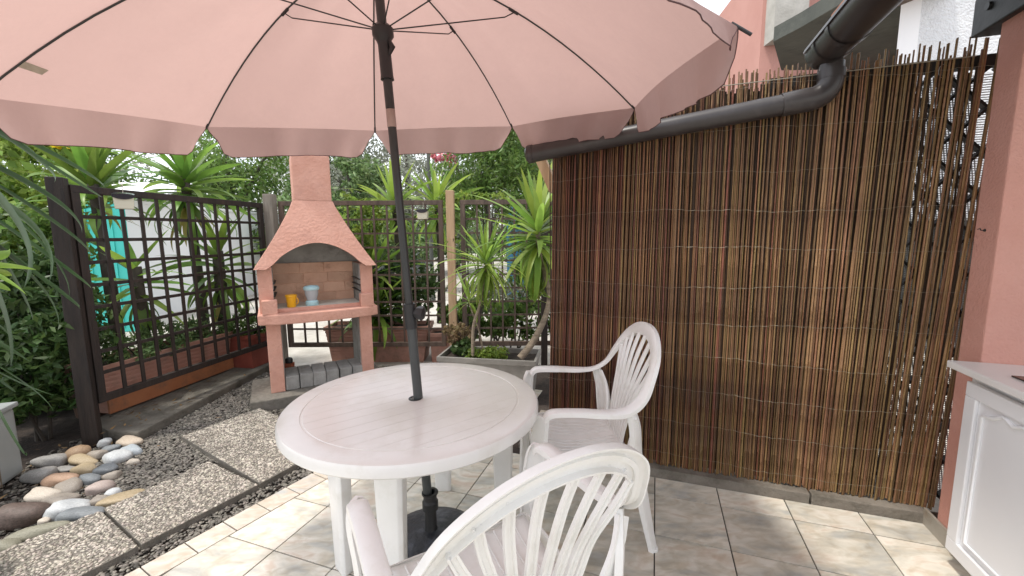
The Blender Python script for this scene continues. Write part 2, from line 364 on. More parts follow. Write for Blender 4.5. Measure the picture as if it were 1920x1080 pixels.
# back area tiles (left of the kerb start, behind the table)
for j in range(-5, -1):
    for i in range(-8, -3):
        ca, cb = (i+.5)*S, (j+.5)*S; h = S/2-gp
        poly = [tuple(T(ca+u*h, cb+v*h).xy) for u, v in ((-1, -1), (1, -1), (1, 1), (-1, 1))]
        poly = clip(poly, inner+EN*gp, EN)
        if len(poly) < 3: continue
        cx = sum(p[0] for p in poly)/len(poly); cy = sum(p[1] for p in poly)/len(poly)
        if cy > 3.95 or cx > .3: continue
        tb = MB(); tb.prism([(p[0]-cx, p[1]-cy) for p in poly], -.008, 0); t = tb.build('floor_tile', M['tile'], patio); t.location = (cx, cy, 0)
for k in range(-14, 15):
    a = EP + ED*(k*.1675+.042+gp); b_ = EP + ED*((k+1)*.1675+.042-gp)
    tb = MB(); cx, cy = (a+b_)/2 + EN*BW/2
    pts = [a, b_, b_+EN*(BW-gp), a+EN*(BW-gp)]
    tb.prism([(p.x-cx, p.y-cy) for p in pts], -.01, random.uniform(.0, .001)); t = tb.build('border_tile', M['bordertile'], patio, bevel=.0012); t.location = (cx, cy, 0)

# gravel
ICO = None
def ico_v():
    bm = bmesh.new(); bmesh.ops.create_icosphere(bm, subdivisions=1, radius=1)
    v = np.array([x.co[:] for x in bm.verts]); f = np.array([[q.index for q in p.verts] for p in bm.faces]); bm.free(); return v, f
IV, IF = ico_v()
def pebbles(name, poly, n, r0, r1, z, m, flat=.55, parent=None, kind='stuff', layers=1.0, zt=None):
    P = np.array([tuple(p)[:2] for p in poly]); lo, hi = P.min(0), P.max(0)
    pts = rng.uniform(lo, hi, (n*6, 2))
    ins = np.zeros(len(pts), bool)
    for i in range(len(P)):
        a, b = P[i], P[(i+1) % len(P)]
        cnd = ((a[1] > pts[:, 1]) != (b[1] > pts[:, 1]))
        xx = (b[0]-a[0])*(pts[:, 1]-a[1])/(b[1]-a[1]+1e-12)+a[0]
        ins ^= cnd & (pts[:, 0] < xx)
    pts = pts[ins][:n]; n = len(pts)
    r = rng.uniform(r0, r1, n)*rng.choice([1, 1, 1, 1.35], n)
    an = rng.uniform(0, 6.283, n); el = rng.uniform(1, 1.7, n)
    V = IV[None]*(1+rng.uniform(-.16, .16, (n, len(IV), 1)))
    V = V*np.stack([r*el, r, r*flat], 1)[:, None, :]
    ti = rng.uniform(-.4, .4, n); ct, st = np.cos(ti)[:, None], np.sin(ti)[:, None]
    x, y, zz = V[..., 0], V[..., 1], V[..., 2]
    x, zz = x*ct-zz*st, x*st+zz*ct
    ca, sa = np.cos(an)[:, None], np.sin(an)[:, None]
    X = x*ca-y*sa+pts[:, 0:1]; Y = x*sa+y*ca+pts[:, 1:2]; Z = zz+z+rng.uniform(-r0*.3, r0*.5, (n, 1))*layers
    vs = np.stack([X, Y, Z], -1).reshape(-1, 3)
    fs = (IF[None]+np.arange(n)[:, None, None]*len(IV)).reshape(-1, 3)
    me = bpy.data.meshes.new(name); me.vertices.add(len(vs)); me.vertices.foreach_set('co', vs.ravel())
    me.loops.add(fs.size); me.loops.foreach_set('vertex_index', fs.ravel().astype(np.int32))
    me.polygons.add(len(fs)); me.polygons.foreach_set('loop_start', np.arange(0, fs.size, 3, dtype=np.int32))
    me.update(calc_edges=True); me.materials.append(m); smooth(me)
    o = bpy.data.objects.new(name, me); col.objects.link(o)
    if parent: o.parent = parent
    tag(o, kind=kind); return o
eA = EP-ED*.9; eB = EP+ED*2.6
pebbles('gravel', [(eA.x-.16, eA.y-.02), (eA.x, eA.y), (eB.x, eB.y), (eB.x-.2, eB.y+.1)], 6200, .0045, .0095, -.008, M['gravel'])
pebbles('gravel', [(-2.1, 2.0), (-1.9, 2.5), (-2.1, 3.6), (-1.9, 3.75), (-2.67, 4.35), (-2.67, 2.75), (-2.75, 2.3)], 11000, .005, .010, -.005, M['gravel'])
pebbles('gravel', [(-2.15, 3.35), (-1.2, 2.75), (-.9, 2.95), (-.3, 4.1), (-.6, 4.55), (-2.6, 4.55), (-2.3, 3.9)], 12000, .005, .010, -.012, M['gravel_dark'])
pebbles('gravel', [(-3.2, 1.3), (-2.4, 1.4), (-2.15, 2.2), (-2.4, 2.85), (-3.2, 2.9)], 2600, .004, .012, -.022, M['gravel_dark'])

# exposed aggregate pavers
path = bpy.data.objects.new('paver_path', None); col.objects.link(path); tag(path, kind='structure')
PV = [[(-1.772, 1.80), (-2.05, 1.30), (-2.52, 1.57), (-2.212, 2.066)],
      [(-1.498, 2.285), (-1.768, 1.808), (-2.208, 2.074), (-1.985, 2.551)],
      [(-1.235, 2.80), (-1.494, 2.292), (-2.437, 2.893), (-2.17, 3.40)]]
for q in PV:
    q = [(p[0]*.98, p[1]*.98) for p in q]
    c = Vector((sum(p[0] for p in q)/4, sum(p[1] for p in q)/4))
    q = [(c.x+(p[0]-c.x)*.993, c.y+(p[1]-c.y)*.993) for p in q]
    pv = MB().prism(q, -.03, .026).build('paver', M['cement'], path, bevel=.003)
    ar = abs(sum(q[k][0]*q[(k+1) % 4][1]-q[(k+1) % 4][0]*q[k][1] for k in range(4)))/2
    q2 = [(c.x+(p[0]-c.x)*.985, c.y+(p[1]-c.y)*.985) for p in q]
    pebbles('aggregate', q2, int(ar*11500), .0040, .0066, .0265, M['agg'], .4, parent=pv, layers=.3)

# concrete strip under the left trellis
lg = MB().prism([(-2.685, 2.83), (-2.66, 4.72), (-3.35, 4.9), (-3.22, 3.02), (-2.93, 2.86)], -.05, .06).build('concrete_strip', M['ledge'], bevel=.012); tag(lg, kind='structure')
# kerb below the reed screen
kerb = bpy.data.objects.new('kerb', None); col.objects.link(kerb); tag(kerb, kind='structure')
for a0, a1 in ((-.72, .785), (.793, 1.285)):
    MB().box(((a0+a1)/2, .1725+.075, .024), (a1-a0, .15, .062), MT).build('kerb_stone', M['curb'], kerb, bevel=.006)
MB().box((.3, .6, -.015), (2.4, .6, .03), MT).build('kerb_footing', M['curb'], kerb)

# ------------------------------------------------------------------ porch: wall pillar, roof, gutter
wall = empty('house_wall', 'salmon pink rendered wall corner beside the reed screen with grey skirting', 'wall')
X0 = 1.278
# pillar: left face at a = X0 from b=-.10 (back) to b=+.045 (front), then the wall goes on along +a
MB().box((X0+1.6, .030+.0, 1.5), (3.2, .140, 3.2), MT).build('wall_face', M['pinkrender'], wall, bevel=.008)
sk = MB().box((X0-.006+.0, .030+.035, .036), (.012, .235, .09), MT).build('skirting', M['skirting'], wall, bevel=.002)
MB().box((X0+.8-.012, -.040-.0065, .036), (1.6+.012, .013, .09), MT).build('skirting', M['skirting'], wall, bevel=.002)
hk = empty('wall_hook', 'small dark metal hook screwed into the pink wall edge', 'hook', T(X0, -.0, 1.33))
hkp = DD(1848, 432, 1.86)
aa = (hkp-O).dot(A)
hk.location = T(X0, -.035, hkp.z)
MB().tube([(0, 0, 0), A*-.014, A*-.018+Vector((0, 0, .008)), A*-.03+Vector((0, 0, .004)) + B*.01], .0022, 6).build('hook_wire', M['darkmetal'], hk)
MB().tube([(0, 0, 0), A*-.004], .006, 8).build('hook_plate', M['darkmetal'], hk)
# beam end above the pillar
bm_ = empty('roof_beam', 'dark timber beam end with bolt above the pink pillar', 'beam')
bb = MB()
bb.box((1.325, .23-.95, 2.375), (.15, 1.9, .16), MT)
bb.build('timber', M['beam'], bm_, bevel=.006)
MB().tube([T(1.252, -.13, 2.385), T(1.24, -.13, 2.385)], .016, 10).build('bolt', M['blackplastic'], bm_)
# porch roof over the right-hand side
roof = empty('porch_roof', 'dark boarded porch roof with a pale fascia above the outdoor kitchen', 'roof')
MB().add([T(.95, -3.0, 2.50), T(3.9, -3.0, 3.45), T(3.9, 2.9, 3.45), T(.95, 2.9, 2.50), T(.95, -3.0, 2.545), T(3.9, -3.0, 3.5), T(3.9, 2.9, 3.5), T(.95, 2.9, 2.545)],
         [(0, 3, 2, 1), (4, 5, 6, 7), (0, 1, 5, 4), (1, 2, 6, 5), (2, 3, 7, 6), (3, 0, 4, 7)])
def roofbox(a0, a1, b0, b1, z0, th, name, m):
    sl = .32
    mb = MB(); vs = []
    for dz in (0, th):
        for a, b in ((a0, b0), (a1, b0), (a1, b1), (a0, b1)): vs.append(T(a, b, z0+sl*(a-a0)+dz))
    mb.add(vs, [(0, 3, 2, 1), (4, 5, 6, 7), (0, 1, 5, 4), (1, 2, 6, 5), (2, 3, 7, 6), (3, 0, 4, 7)])
    return mb.build(name, m, roof, bevel=.003)
roofbox(.74, 3.9, -.23, 3.0, 2.40, .03, 'roof_board', M['roofwood'])
roofbox(.72, 3.9, -.24, 3.0, 2.436, .05, 'roof_covering', M['roof'])
for k in range(4):
    b_ = .72+k*.62
    roofbox(.84, 3.9, b_, b_+.07, 2.33, .098, 'rafter', M['beam'])
# gutter along the eave + downpipe + sloping pipe
gut = empty('roof_gutter', 'brown half round gutter running overhead along the porch eave', 'gutter')
gc, gz, gr = .70, 2.315, .082
prof = [(gr*math.cos(t), gr*math.sin(t)) for t in [math.pi+math.pi*k/12 for k in range(13)]]
prof2 = [((gr-.004)*math.cos(t), (gr-.004)*math.sin(t)) for t in [2*math.pi-math.pi*k/12 for k in range(13)]]
pf = [(gr+.008, .0), (gr+.008, .008), (gr-.004, .008)]
pl_ = [(-gr+.004, .008), (-gr-.008, .008), (-gr-.008, 0)]
P_ = prof + pf + prof2[0:] + pl_
n = len(P_); mb = MB()
vs = []
for b0 in (-.215, 3.1):
    for a, z in P_: vs.append(T(gc+a, b0, gz+z))
mb.add(vs, [(i, (i+1) % n, n+(i+1) % n, n+i) for i in range(n)])
mb.build('trough', M['gutter'], gut, sm=40)
mb = MB(); mb.add([T(gc+a, -.217, gz+z) for a, z in prof]+[T(gc+a, -.222, gz+z) for a, z in prof], [tuple(range(13)), tuple(range(13, 26))[::-1]]+[(i, i+1, 14+i, 13+i) for i in range(12)]+[(12, 0, 13, 25)])
mb.build('end_cap', M['gutter'], gut)
for b0 in (-.12, .05, .9):
    mb = MB(); pr_ = [((gr+.005)*math.cos(t), (gr+.005)*math.sin(t)) for t in [math.pi+math.pi*k/12 for k in range(13)]]
    mb.add([T(gc+a, b0, gz+z) for a, z in pr_]+[T(gc+a, b0+.035, gz+z) for a, z in pr_], [(i, i+1, 14+i, 13+i) for i in range(12)])
    mb.build('gutter_joint', M['gutter'], gut, sm=40)
MB().box((gc+.085, .22-1.65, 2.372), (.006, 3.32, .05), MT).build('fascia_trim', M['paleconc'], gut)
MB().box((gc-.074, .22-1.65, 2.330), (.014, 3.34, .020), MT).build('drip_edge', M['gutter'], gut)
dp = empty('drain_pipe', 'dark brown round drain pipe sloping across the reed screen', 'pipe')
bp_ = -.255   # in front of the reeds (b)
def arc(c0, p, q, n=7):     # quadratic bend
    return [c0.lerp(p, 1) if False else (p*(1-t)**2 + c0*2*t*(1-t) + q*t*t) for t in [k/n for k in range(n+1)]]
rp_ = .050
bq = -.17
topp = T(gc+.02, bq, gz-gr+.01); el = T(gc+.02, bq, 2.095); left = T(-.765, bq, 1.925)
d = (left-el).normalized()
bend = arc(el, el+Vector((0, 0, .085)), el+d*.085)
MB().tube([topp, topp+Vector((0, 0, -.03)), el+Vector((0, 0, .085))], rp_, 20).build('downspout', M['gutter'], dp, sm=50)
MB().tube(bend, rp_+.004, 20).build('elbow', M['gutter'], dp, sm=50)
MB().tube([el+Vector((0, 0, .075)), el+Vector((0, 0, .115))], rp_+.006, 20).build('coupling', M['gutter'], dp, sm=50)
MB().tube([el+d*.075, el+d*.20], rp_+.0055, 20).build('coupling', M['gutter'], dp, sm=50)
MB().tube([el+d*.08, left-d*0], rp_, 20).build('sloping_pipe', M['gutter'], dp, sm=50)
sp_ = el.lerp(left, .855)
MB().tube([left-d*.01, left+d*.02, left+d*.035], [rp_+.004, rp_+.004, rp_*.7], 20).build('pipe_cap', M['gutter'], dp, sm=50)

# ------------------------------------------------------------------ reed screen
scr = empty('reed_screen', 'tall brown reed screen wired to a lattice along the patio kerb', 'screen', T(0, -.23, 0))
scr.rotation_euler = (0, 0, YAW)
def reed_mesh(k, mm_='reed'):
    r = random.Random(k); mb = MB(); n = 9; pts = []; rr = []; r0 = r.uniform(.0044, .0058); ph = r.uniform(0, 6); am = r.uniform(.0005, .0035)
    for i in range(n):
        z = 2.2*i/(n-1); pts.append((am*math.sin(ph+z*r.uniform(1.3, 1.7)), am*.3*math.cos(ph+z*2), z)); rr.append(r0*(1.12-.3*i/(n-1)))
    # nodes: little rings
    P, Q = [], []
    for i in range(n-1):
        P.append(pts[i]); Q.append(rr[i])
        a = Vector(pts[i]); b = Vector(pts[i+1])
        m_ = a.lerp(b, r.uniform(.35, .65)); P += [tuple(m_+Vector((0, 0, -.004))), tuple(m_), tuple(m_+Vector((0, 0, .004)))]; Q += [rr[i], rr[i]*1.22, rr[i]*.97]
    P.append(pts[-1]); Q.append(rr[-1])
    return mb.tube(P, Q, 6).mesh('reed', M[mm_], sm=60)
RM = [[reed_mesh(k, q_) for k in range(9)] for q_ in ('reedred', 'reed', 'reedgold')]
x = -.665; k = 0; xs = []
rq = random.Random(3)
while x < 1.335 and k < 298:
    t = (x+.665)/1.93
    xs.append(x); k += 1
    x += rq.uniform(.0084, .0108) + (rq.random() < (.03 if x < .75 else .09))*rq.uniform(.003, .007)
for x in xs:
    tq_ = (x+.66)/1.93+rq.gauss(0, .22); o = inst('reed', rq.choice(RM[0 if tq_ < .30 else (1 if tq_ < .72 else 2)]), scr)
    top = 2.255+rq.uniform(-.03, .035) + .01*math.sin(x*9) + (.03 if x > 1.0 else 0)*rq.random()*1.5 
    bot = .055 + rq.uniform(-.012, .015)
    lean = .010*math.sin(x*3.1)+rq.gauss(0, .0032)-.004 - .022*max(0, (x-.3))
    # the screen leans a little to the left at the right end
    o.location = (x, rq.uniform(-.008, .008), bot)
    o.scale = (rq.uniform(.70, 1.12), rq.uniform(.8, 1.1), (top-bot)/2.2)
    o.rotation_euler = (rq.gauss(0, .002), -lean, 0)
# joined thin back layers, added in near-black so the gaps between reeds stay dark
mb = MB(); x = -.66
while x < 1.325:
    if not (.95 < x and rq.random() < .30):
        r_ = rq.uniform(.0032, .0048); dx = rq.gauss(-.006*max(0, x), .006)
        mb.tube([(x, .02, .07), (x+dx, .02+rq.uniform(-.003, .003), 1.2), (x+dx*1.6, .02, 2.2+rq.uniform(-.05, .03))], r_, 5)
    x += rq.uniform(.0042, .006)
tag(mb.build('dark_back_reeds', M['reed2'], scr, sm=60), kind='stuff')
mb = MB(); x = -.655
while x < 1.08:
    mb.tube([(x, .034, .08), (x+rq.gauss(0, .0008), .034, 2.19+rq.uniform(-.03, .03))], .0060, 6); x += .0078
tag(mb.build('dark_backing_reeds', M['reed2'], scr, sm=60), kind='stuff')  # second added row, closes the slits so no brightness shows through
# wires
for kz in range(11):
    z = .13+kz*.205; mb = MB(); pts = []
    ph = rq.uniform(0, 6)
    for i in range(120):
        x = -.67+2.0*i/119; pts.append((x, -.0135+.0035*math.sin(i*1.9), z+.012*math.sin(x*4+ph)+.004*math.sin(x*17+ph)+.002*math.sin(i*1.3)))
    mb.tube(pts, .0006, 4).build('binding_wire', M['wire'], scr)
MB().bar((-.66, -.016, 2.2), (1.27, -.016, 2.215), .008, .003).build('tie_strip', M['wire'], scr)
cw = empty('hanging_cord', 'thin white cord with a loop hanging from the top of the reed screen', 'cord', T(1.165, -.245, 2.25))
MB().tube([(0, 0, 0), (.004, 0, -.06), (-.004, 0, -.2), (.006, 0, -.5), (.002, 0, -.62)], .0014, 5).build('cord', M['mesh'], cw)
MB().tube([(.01+.022*math.cos(t), -.004, -.075+.03*math.sin(t)) for t in [k*.5 for k in range(13)]], .0013, 5).build('loop', M['mesh'], cw)
# lattice behind
lat = empty('diamond_lattice', 'black diamond lattice panel with white netting behind the right end of the reeds', 'lattice', T(0, -.275, 0)); lat.rotation_euler = (0, 0, YAW)
def lbar(a0, z0, a1, z1, y, lim=(.50, 1.62, .10, 2.18)):
    # clip line to the limits
    p = [(a0, z0), (a1, z1)]; d_ = (a1-a0, z1-z0); t0, t1 = 0, 1
    for i, (lo, hi) in enumerate(((lim[0], lim[1]), (lim[2], lim[3]))):
        if abs(d_[i]) < 1e-9: continue
        ta, tb_ = (lo-p[0][i])/d_[i], (hi-p[0][i])/d_[i]
        t0 = max(t0, min(ta, tb_)); t1 = min(t1, max(ta, tb_))
    if t1-t0 < .02: return
    MB().bar((a0+d_[0]*t0, y, z0+d_[1]*t0), (a0+d_[0]*t1, y, z0+d_[1]*t1), .012, .036, (0, 1, 0)).build('slat', M['beam'], lat)
for k in range(-14, 16):
    z = k*.19; lbar(.5, z, 3.1, z+2.6, 0); lbar(.5, z+.4, 3.1, z-2.2, .013)
MB().bar((.48, 0, 2.205), (1.64, 0, 2.205), .045, .05).build('frame_rail', M['beam'], lat)
MB().bar((.48, 0, .09), (.48, 0, 2.18), .045, .04).build('frame_stile', M['beam'], lat)
nb = MB(); sN = .011
for i in range(int(.8/sN)):
    nb.bar((.82+i*sN, .03, .1), (.52+i*sN, .03, 2.17), .0042, .0012, (0, 1, 0))
for i in range(int(2.07/sN)):
    nb.bar((.82, .0325, .1+i*sN), (1.62, .0325, .1+i*sN), .0042, .0012, (0, 1, 0))
tag(nb.build('netting', M['mesh'], lat), kind='stuff')
# wooden post and brace at the left end of the screen
sp2 = empty('screen_post', 'brown timber post with diagonal brace behind the left edge of the reed screen', 'post', T(-.64, -.27, 0)); sp2.rotation_euler = (0, 0, YAW)
MB().bar((0, 0, 0), (0, 0, 2.2), .035, .035).build('post', M['greywood'], sp2)
MB().bar((-.02, .06, 1.72), (-.17, .06, 2.05), .06, .06, (0, 1, 0)).build('brace', M['palewood'], sp2)
for a_ in (.1, .8):
    q = empty('screen_support_post', 'timber post behind the middle of the reed screen' if a_ < .5 else 'timber post behind the right third of the reed screen', 'post', T(a_, -.30, 0))
    q.rotation_euler = (0, 0, YAW); MB().bar((0, 0, 0), (0, 0, 2.18), .05, .05).build('post', M['darkwood'], q)

# ------------------------------------------------------------------ kitchen unit
kit = empty('outdoor_kitchen_unit', 'white cabinet with carved door under a white counter with inset sink', 'cabinet', T(0, 0, 0)); kit.rotation_euler = (0, 0, YAW)
# local: x along A, y away from camera (= -B)
cz = .865
cl = T(0, 0); 
def loc(P): P = Vector(P)-O; return P.dot(A), -P.dot(B), P.z
ctx, cty, _ = loc(G(1793, 682, cz+.03)); 
ctx2 = ctx+.0
wally = -.040-.100+.1  # wall front face in local y  (b=+.04 -> y=-.04)
wf = -.0405
cbx = loc(G(1849, 725, cz-.02))[0]
MB().box((ctx+.36, wf-.9, cz+.015), (.72, 1.8, .03)).build('countertop', M['counter'], kit, bevel=.006)
cx0 = ctx+.055
MB().box((cx0+.02+.32, wf-.02-.87, (cz+.06)/2-.001), (.64, 1.72, cz-.06)).build('carcass', M['cabinet'], kit, bevel=.003)
dr = MB(); 
def door(y1, y0, z0, z1, x):      # front on plane x, facing -x ; y from y1 (far) to y0 (near)
    D = bpy.data.objects.new('door', None); 
    fr = MB(); wdt = .06; t = .022
    fr.box((x-t/2, (y1+y0)/2, z1-wdt/2), (t, abs(y1-y0), wdt)); fr.box((x-t/2, (y1+y0)/2, z0+wdt/2), (t, abs(y1-y0), wdt))
    for yy in (y1-wdt/2, y0+wdt/2): fr.box((x-t/2, yy, (z0+z1)/2), (t, wdt, z1-z0-2*wdt+.0))
    o = fr.build('door', M['cabinet'], kit, bevel=.004)
    p = MB().box((x-.004, (y1+y0)/2, (z0+z1)/2), (.010, abs(y1-y0)-2*wdt-.004, z1-z0-2*wdt-.004)).build('door_panel', M['cabinet'], o)
    # raised field with an arched, curly top
    ym, hw = (y1+y0)/2, abs(y1-y0)/2-wdt-.03; zt = z1-wdt-.055
    pts = []
    for i in range(25):
        u = -1+2*i/24; zz = zt+.035*(1-abs(u)**1.6)-.012*math.cos(u*9)*(1-abs(u))
        pts.append((x-.012, ym+u*hw, zz))
    pts2 = pts+[(x-.012, ym+hw, z0+wdt+.03)]+[(x-.012, ym-hw, z0+wdt+.03), pts[0]]
    MB().tube(pts2, .0075, 8).build('panel_moulding', M['cabinet'], o, sm=50)
    return o
door(wf-.075, wf-.56, .075, cz-.035, cx0+.0)
door(wf-.57, wf-1.05, .075, cz-.035, cx0+.0)
MB().box((cx0+.05+.3, wf-.9, .03), (.6, 1.7, .06)).build('plinth', M['cabinet'], kit)
sx, sy, _ = loc(G(1885, 702, cz+.035))
MB().box((sx+.25, sy-.26, cz+.0335), (.48, .5, .006)).build('sink_rim', M['steel'], kit, bevel=.003)

# ------------------------------------------------------------------ table
tbx, tby, tz, tr = -.436, 1.786, .72, .549
tab = empty('round_table', 'round white plastic garden table with a parasol pole through its middle', 'table', (tbx, tby, 0))
mb = MB(); mb.lathe([(.019, tz-.03), (.019, tz-.001), (.023, tz), (tr-.095, tz), (tr-.093, tz-.0022), (tr-.087, tz-.0022), (tr-.085, tz), (tr-.02, tz), (tr-.006, tz-.004), (tr, tz-.014), (tr, tz-.045), (tr-.006, tz-.052), (tr-.012, tz-.05), (tr-.014, tz-.02), (.05, tz-.02), (.05, tz-.03), (.019, tz-.03)], 96, capb=False, capt=False)
tt = mb.build('tabletop', M['tableplastic'], tab, sm=35)
# plank grooves: drawn as thin, slightly darker strips laid on the top
gd = Vector((.80, .60, 0)).normalized(); gn = Vector((-gd.y, gd.x, 0))
mb = MB()
for k in range(-6, 7):
    o_ = k*.072+.03
    if abs(o_) > tr-.1: continue
    hl = math.sqrt((tr-.095)**2-o_*o_)
    segs = [(-hl, hl)] if abs(o_) > .03 else [(-hl, -.04), (.04, hl)]
    for a0, a1 in segs:
        p, q = gn*o_+gd*a0, gn*o_+gd*a1
        mb.bar((p.x, p.y, tz-.0002), (q.x, q.y, tz-.0002), .0026, .0009)
tag(mb.build('plank_grooves', mat('groove_line', (.58, .56, .52), (.70, .68, .64), 9, .4), tab), kind=None)
mb = MB(); mb.lathe([(.030, tz-.0), (.030, tz+.003), (.021, tz+.003), (.021, tz-.01)], 28, capb=False, capt=False); mb.build('hole_ring', M['blackplastic'], tab, sm=40)
mb = MB(); mb.lathe([(tr-.06, tz-.075), (tr-.055, tz-.075), (tr-.055, tz-.02), (tr-.06, tz-.02), (tr-.06, tz-.075)], 64, capb=False, capt=False); mb.build('apron', M['plastic'], tab, sm=40)
def table_leg(px, py, rz, w0=.095):
    # L-shaped section, tapering
    sec = [(-w0/2, -.012), (w0/2-.02, -.03), (w0/2, -.02), (w0/2, .035), (w0/2-.02, .035), (w0/2-.02, -.002), (-w0/2, .016)]
    vs = []; n = len(sec)
    for z, s_ in ((0, .72), (.03, .74), (tz-.022, 1.)):
        for a, b in sec:
            v = Matrix.Rotation(rz, 3, 'Z') @ Vector((a*s_, b*s_, 0)); vs.append((px+v.x, py+v.y, z))
    fs = [tuple(range(n))[::-1], tuple(range(2*n, 3*n))]
    for l in range(2): fs += [(l*n+i, l*n+(i+1) % n, (l+1)*n+(i+1) % n, (l+1)*n+i) for i in range(n)]
    return MB().add(vs, fs).build('leg', M['plastic'], tab, bevel=.004, sm=40)
for lx, ly, rz in ((-.745, 1.645, -.6), (-.475, 1.49, -.1), (-.40, 2.22, .1), (-.055, 2.06, .4)):
    table_leg(lx-tbx, ly-tby, rz, .12 if ly > 1.5 else .125)

# ------------------------------------------------------------------ parasol base and parasol
PB = Vector((-.388, 1.80, 0))
bs = empty('weighted_stand', 'black round weighted parasol foot on the tiles under the table', 'parasol stand', PB)
mb = MB(); mb.lathe([(.225, 0), (.232, .012), (.228, .03), (.20, .045), (.14, .062), (.06, .075), (.028, .08)], 48); mb.build('weight', mat('base_plastic', (.02, .021, .025), (.05, .055, .07), 10, .45, .9, 22, dirt=(.14, .15, .18), dscale=9, dpos=(.5, .72)), bs, sm=40)
MB().lathe([(.034, .07), (.028, .09), (.027, .185), (.021, .185), (.021, .09)], 20, capb=False, capt=False).build('tube', M['blackplastic'], bs, sm=40)
mb = MB(); mb.lathe([(.030, .175), (.037, .18), (.037, .215), (.031, .225), (.031, .25), (.038, .255), (.038, .262), (.024, .262), (.022, .18)], 18, capb=False, capt=False); mb.build('clamp_collar', M['blackplastic'], bs, sm=30)
PT = Vector((-.525, 1.772, 2.55))
def pole(z): 
    t = (z-.06)/(2.55-.06); return Vector((PB.x, PB.y, .06)).lerp(PT, t)
par = empty('parasol', 'large salmon pink parasol with curved ribs and scalloped flaps over the table', 'parasol', pole(.1))
IP = Matrix.Translation(-pole(.1))
def ptube(name, z0, z1, r, m, n=16, sub=None):
    return MB().tube([IP @ pole(z0), IP @ pole(z1)], r, n).build(name, m, par, sm=50)
ptube('lower_pole', .10, 1.10, .0205, mat('lower_pole_grey', (.045, .05, .05), (.06, .066, .066), 9, .38))
ptube('middle_pole', 1.10, 1.96, .0172, M['darkmetal'])
ptube('bare_pole_band', 1.885, 1.955, .0184, mat('bare_band', (.30, .22, .19), (.42, .33, .3), 15, .4, metal=.3))
ptube('upper_pole', 1.96, 2.54, .0185, M['darkmetal'])
# height clamp with knob at y 600 of the photo
zc = 1.10
ptube('height_clamp', zc-.06, zc+.05, .0255, M['blackplastic'])
kb = IP @ (pole(zc)+Vector((.032, -.005, .01)))
MB().tube([kb-Vector((.02, 0, 0)), kb+Vector((.004, 0, 0)), kb+Vector((.024, 0, -.004)), kb+Vector((.034, 0, -.006))], [.012, .03, .034, .02], 7).build('clamp_knob', M['blackplastic'], par, sm=40)
mb = MB(); mb.tube([IP @ pole(z) for z in (2.07, 2.085, 2.20, 2.215, 2.235, 2.262, 2.275)], [.027, .025, .024, .028, .042, .042, .03], 18); mb.build('runner', M['blackplastic'], par, sm=40)
kb2 = IP @ (pole(2.19)+Vector((.027, -.01, 0)))
MB().tube([kb2+Vector((-.006, 0, .03)), kb2+Vector((.008, 0, 0)), kb2+Vector((-.006, 0, -.03))], [.006, .012, .006], 8).build('runner_catch', M['blackplastic'], par, sm=40)
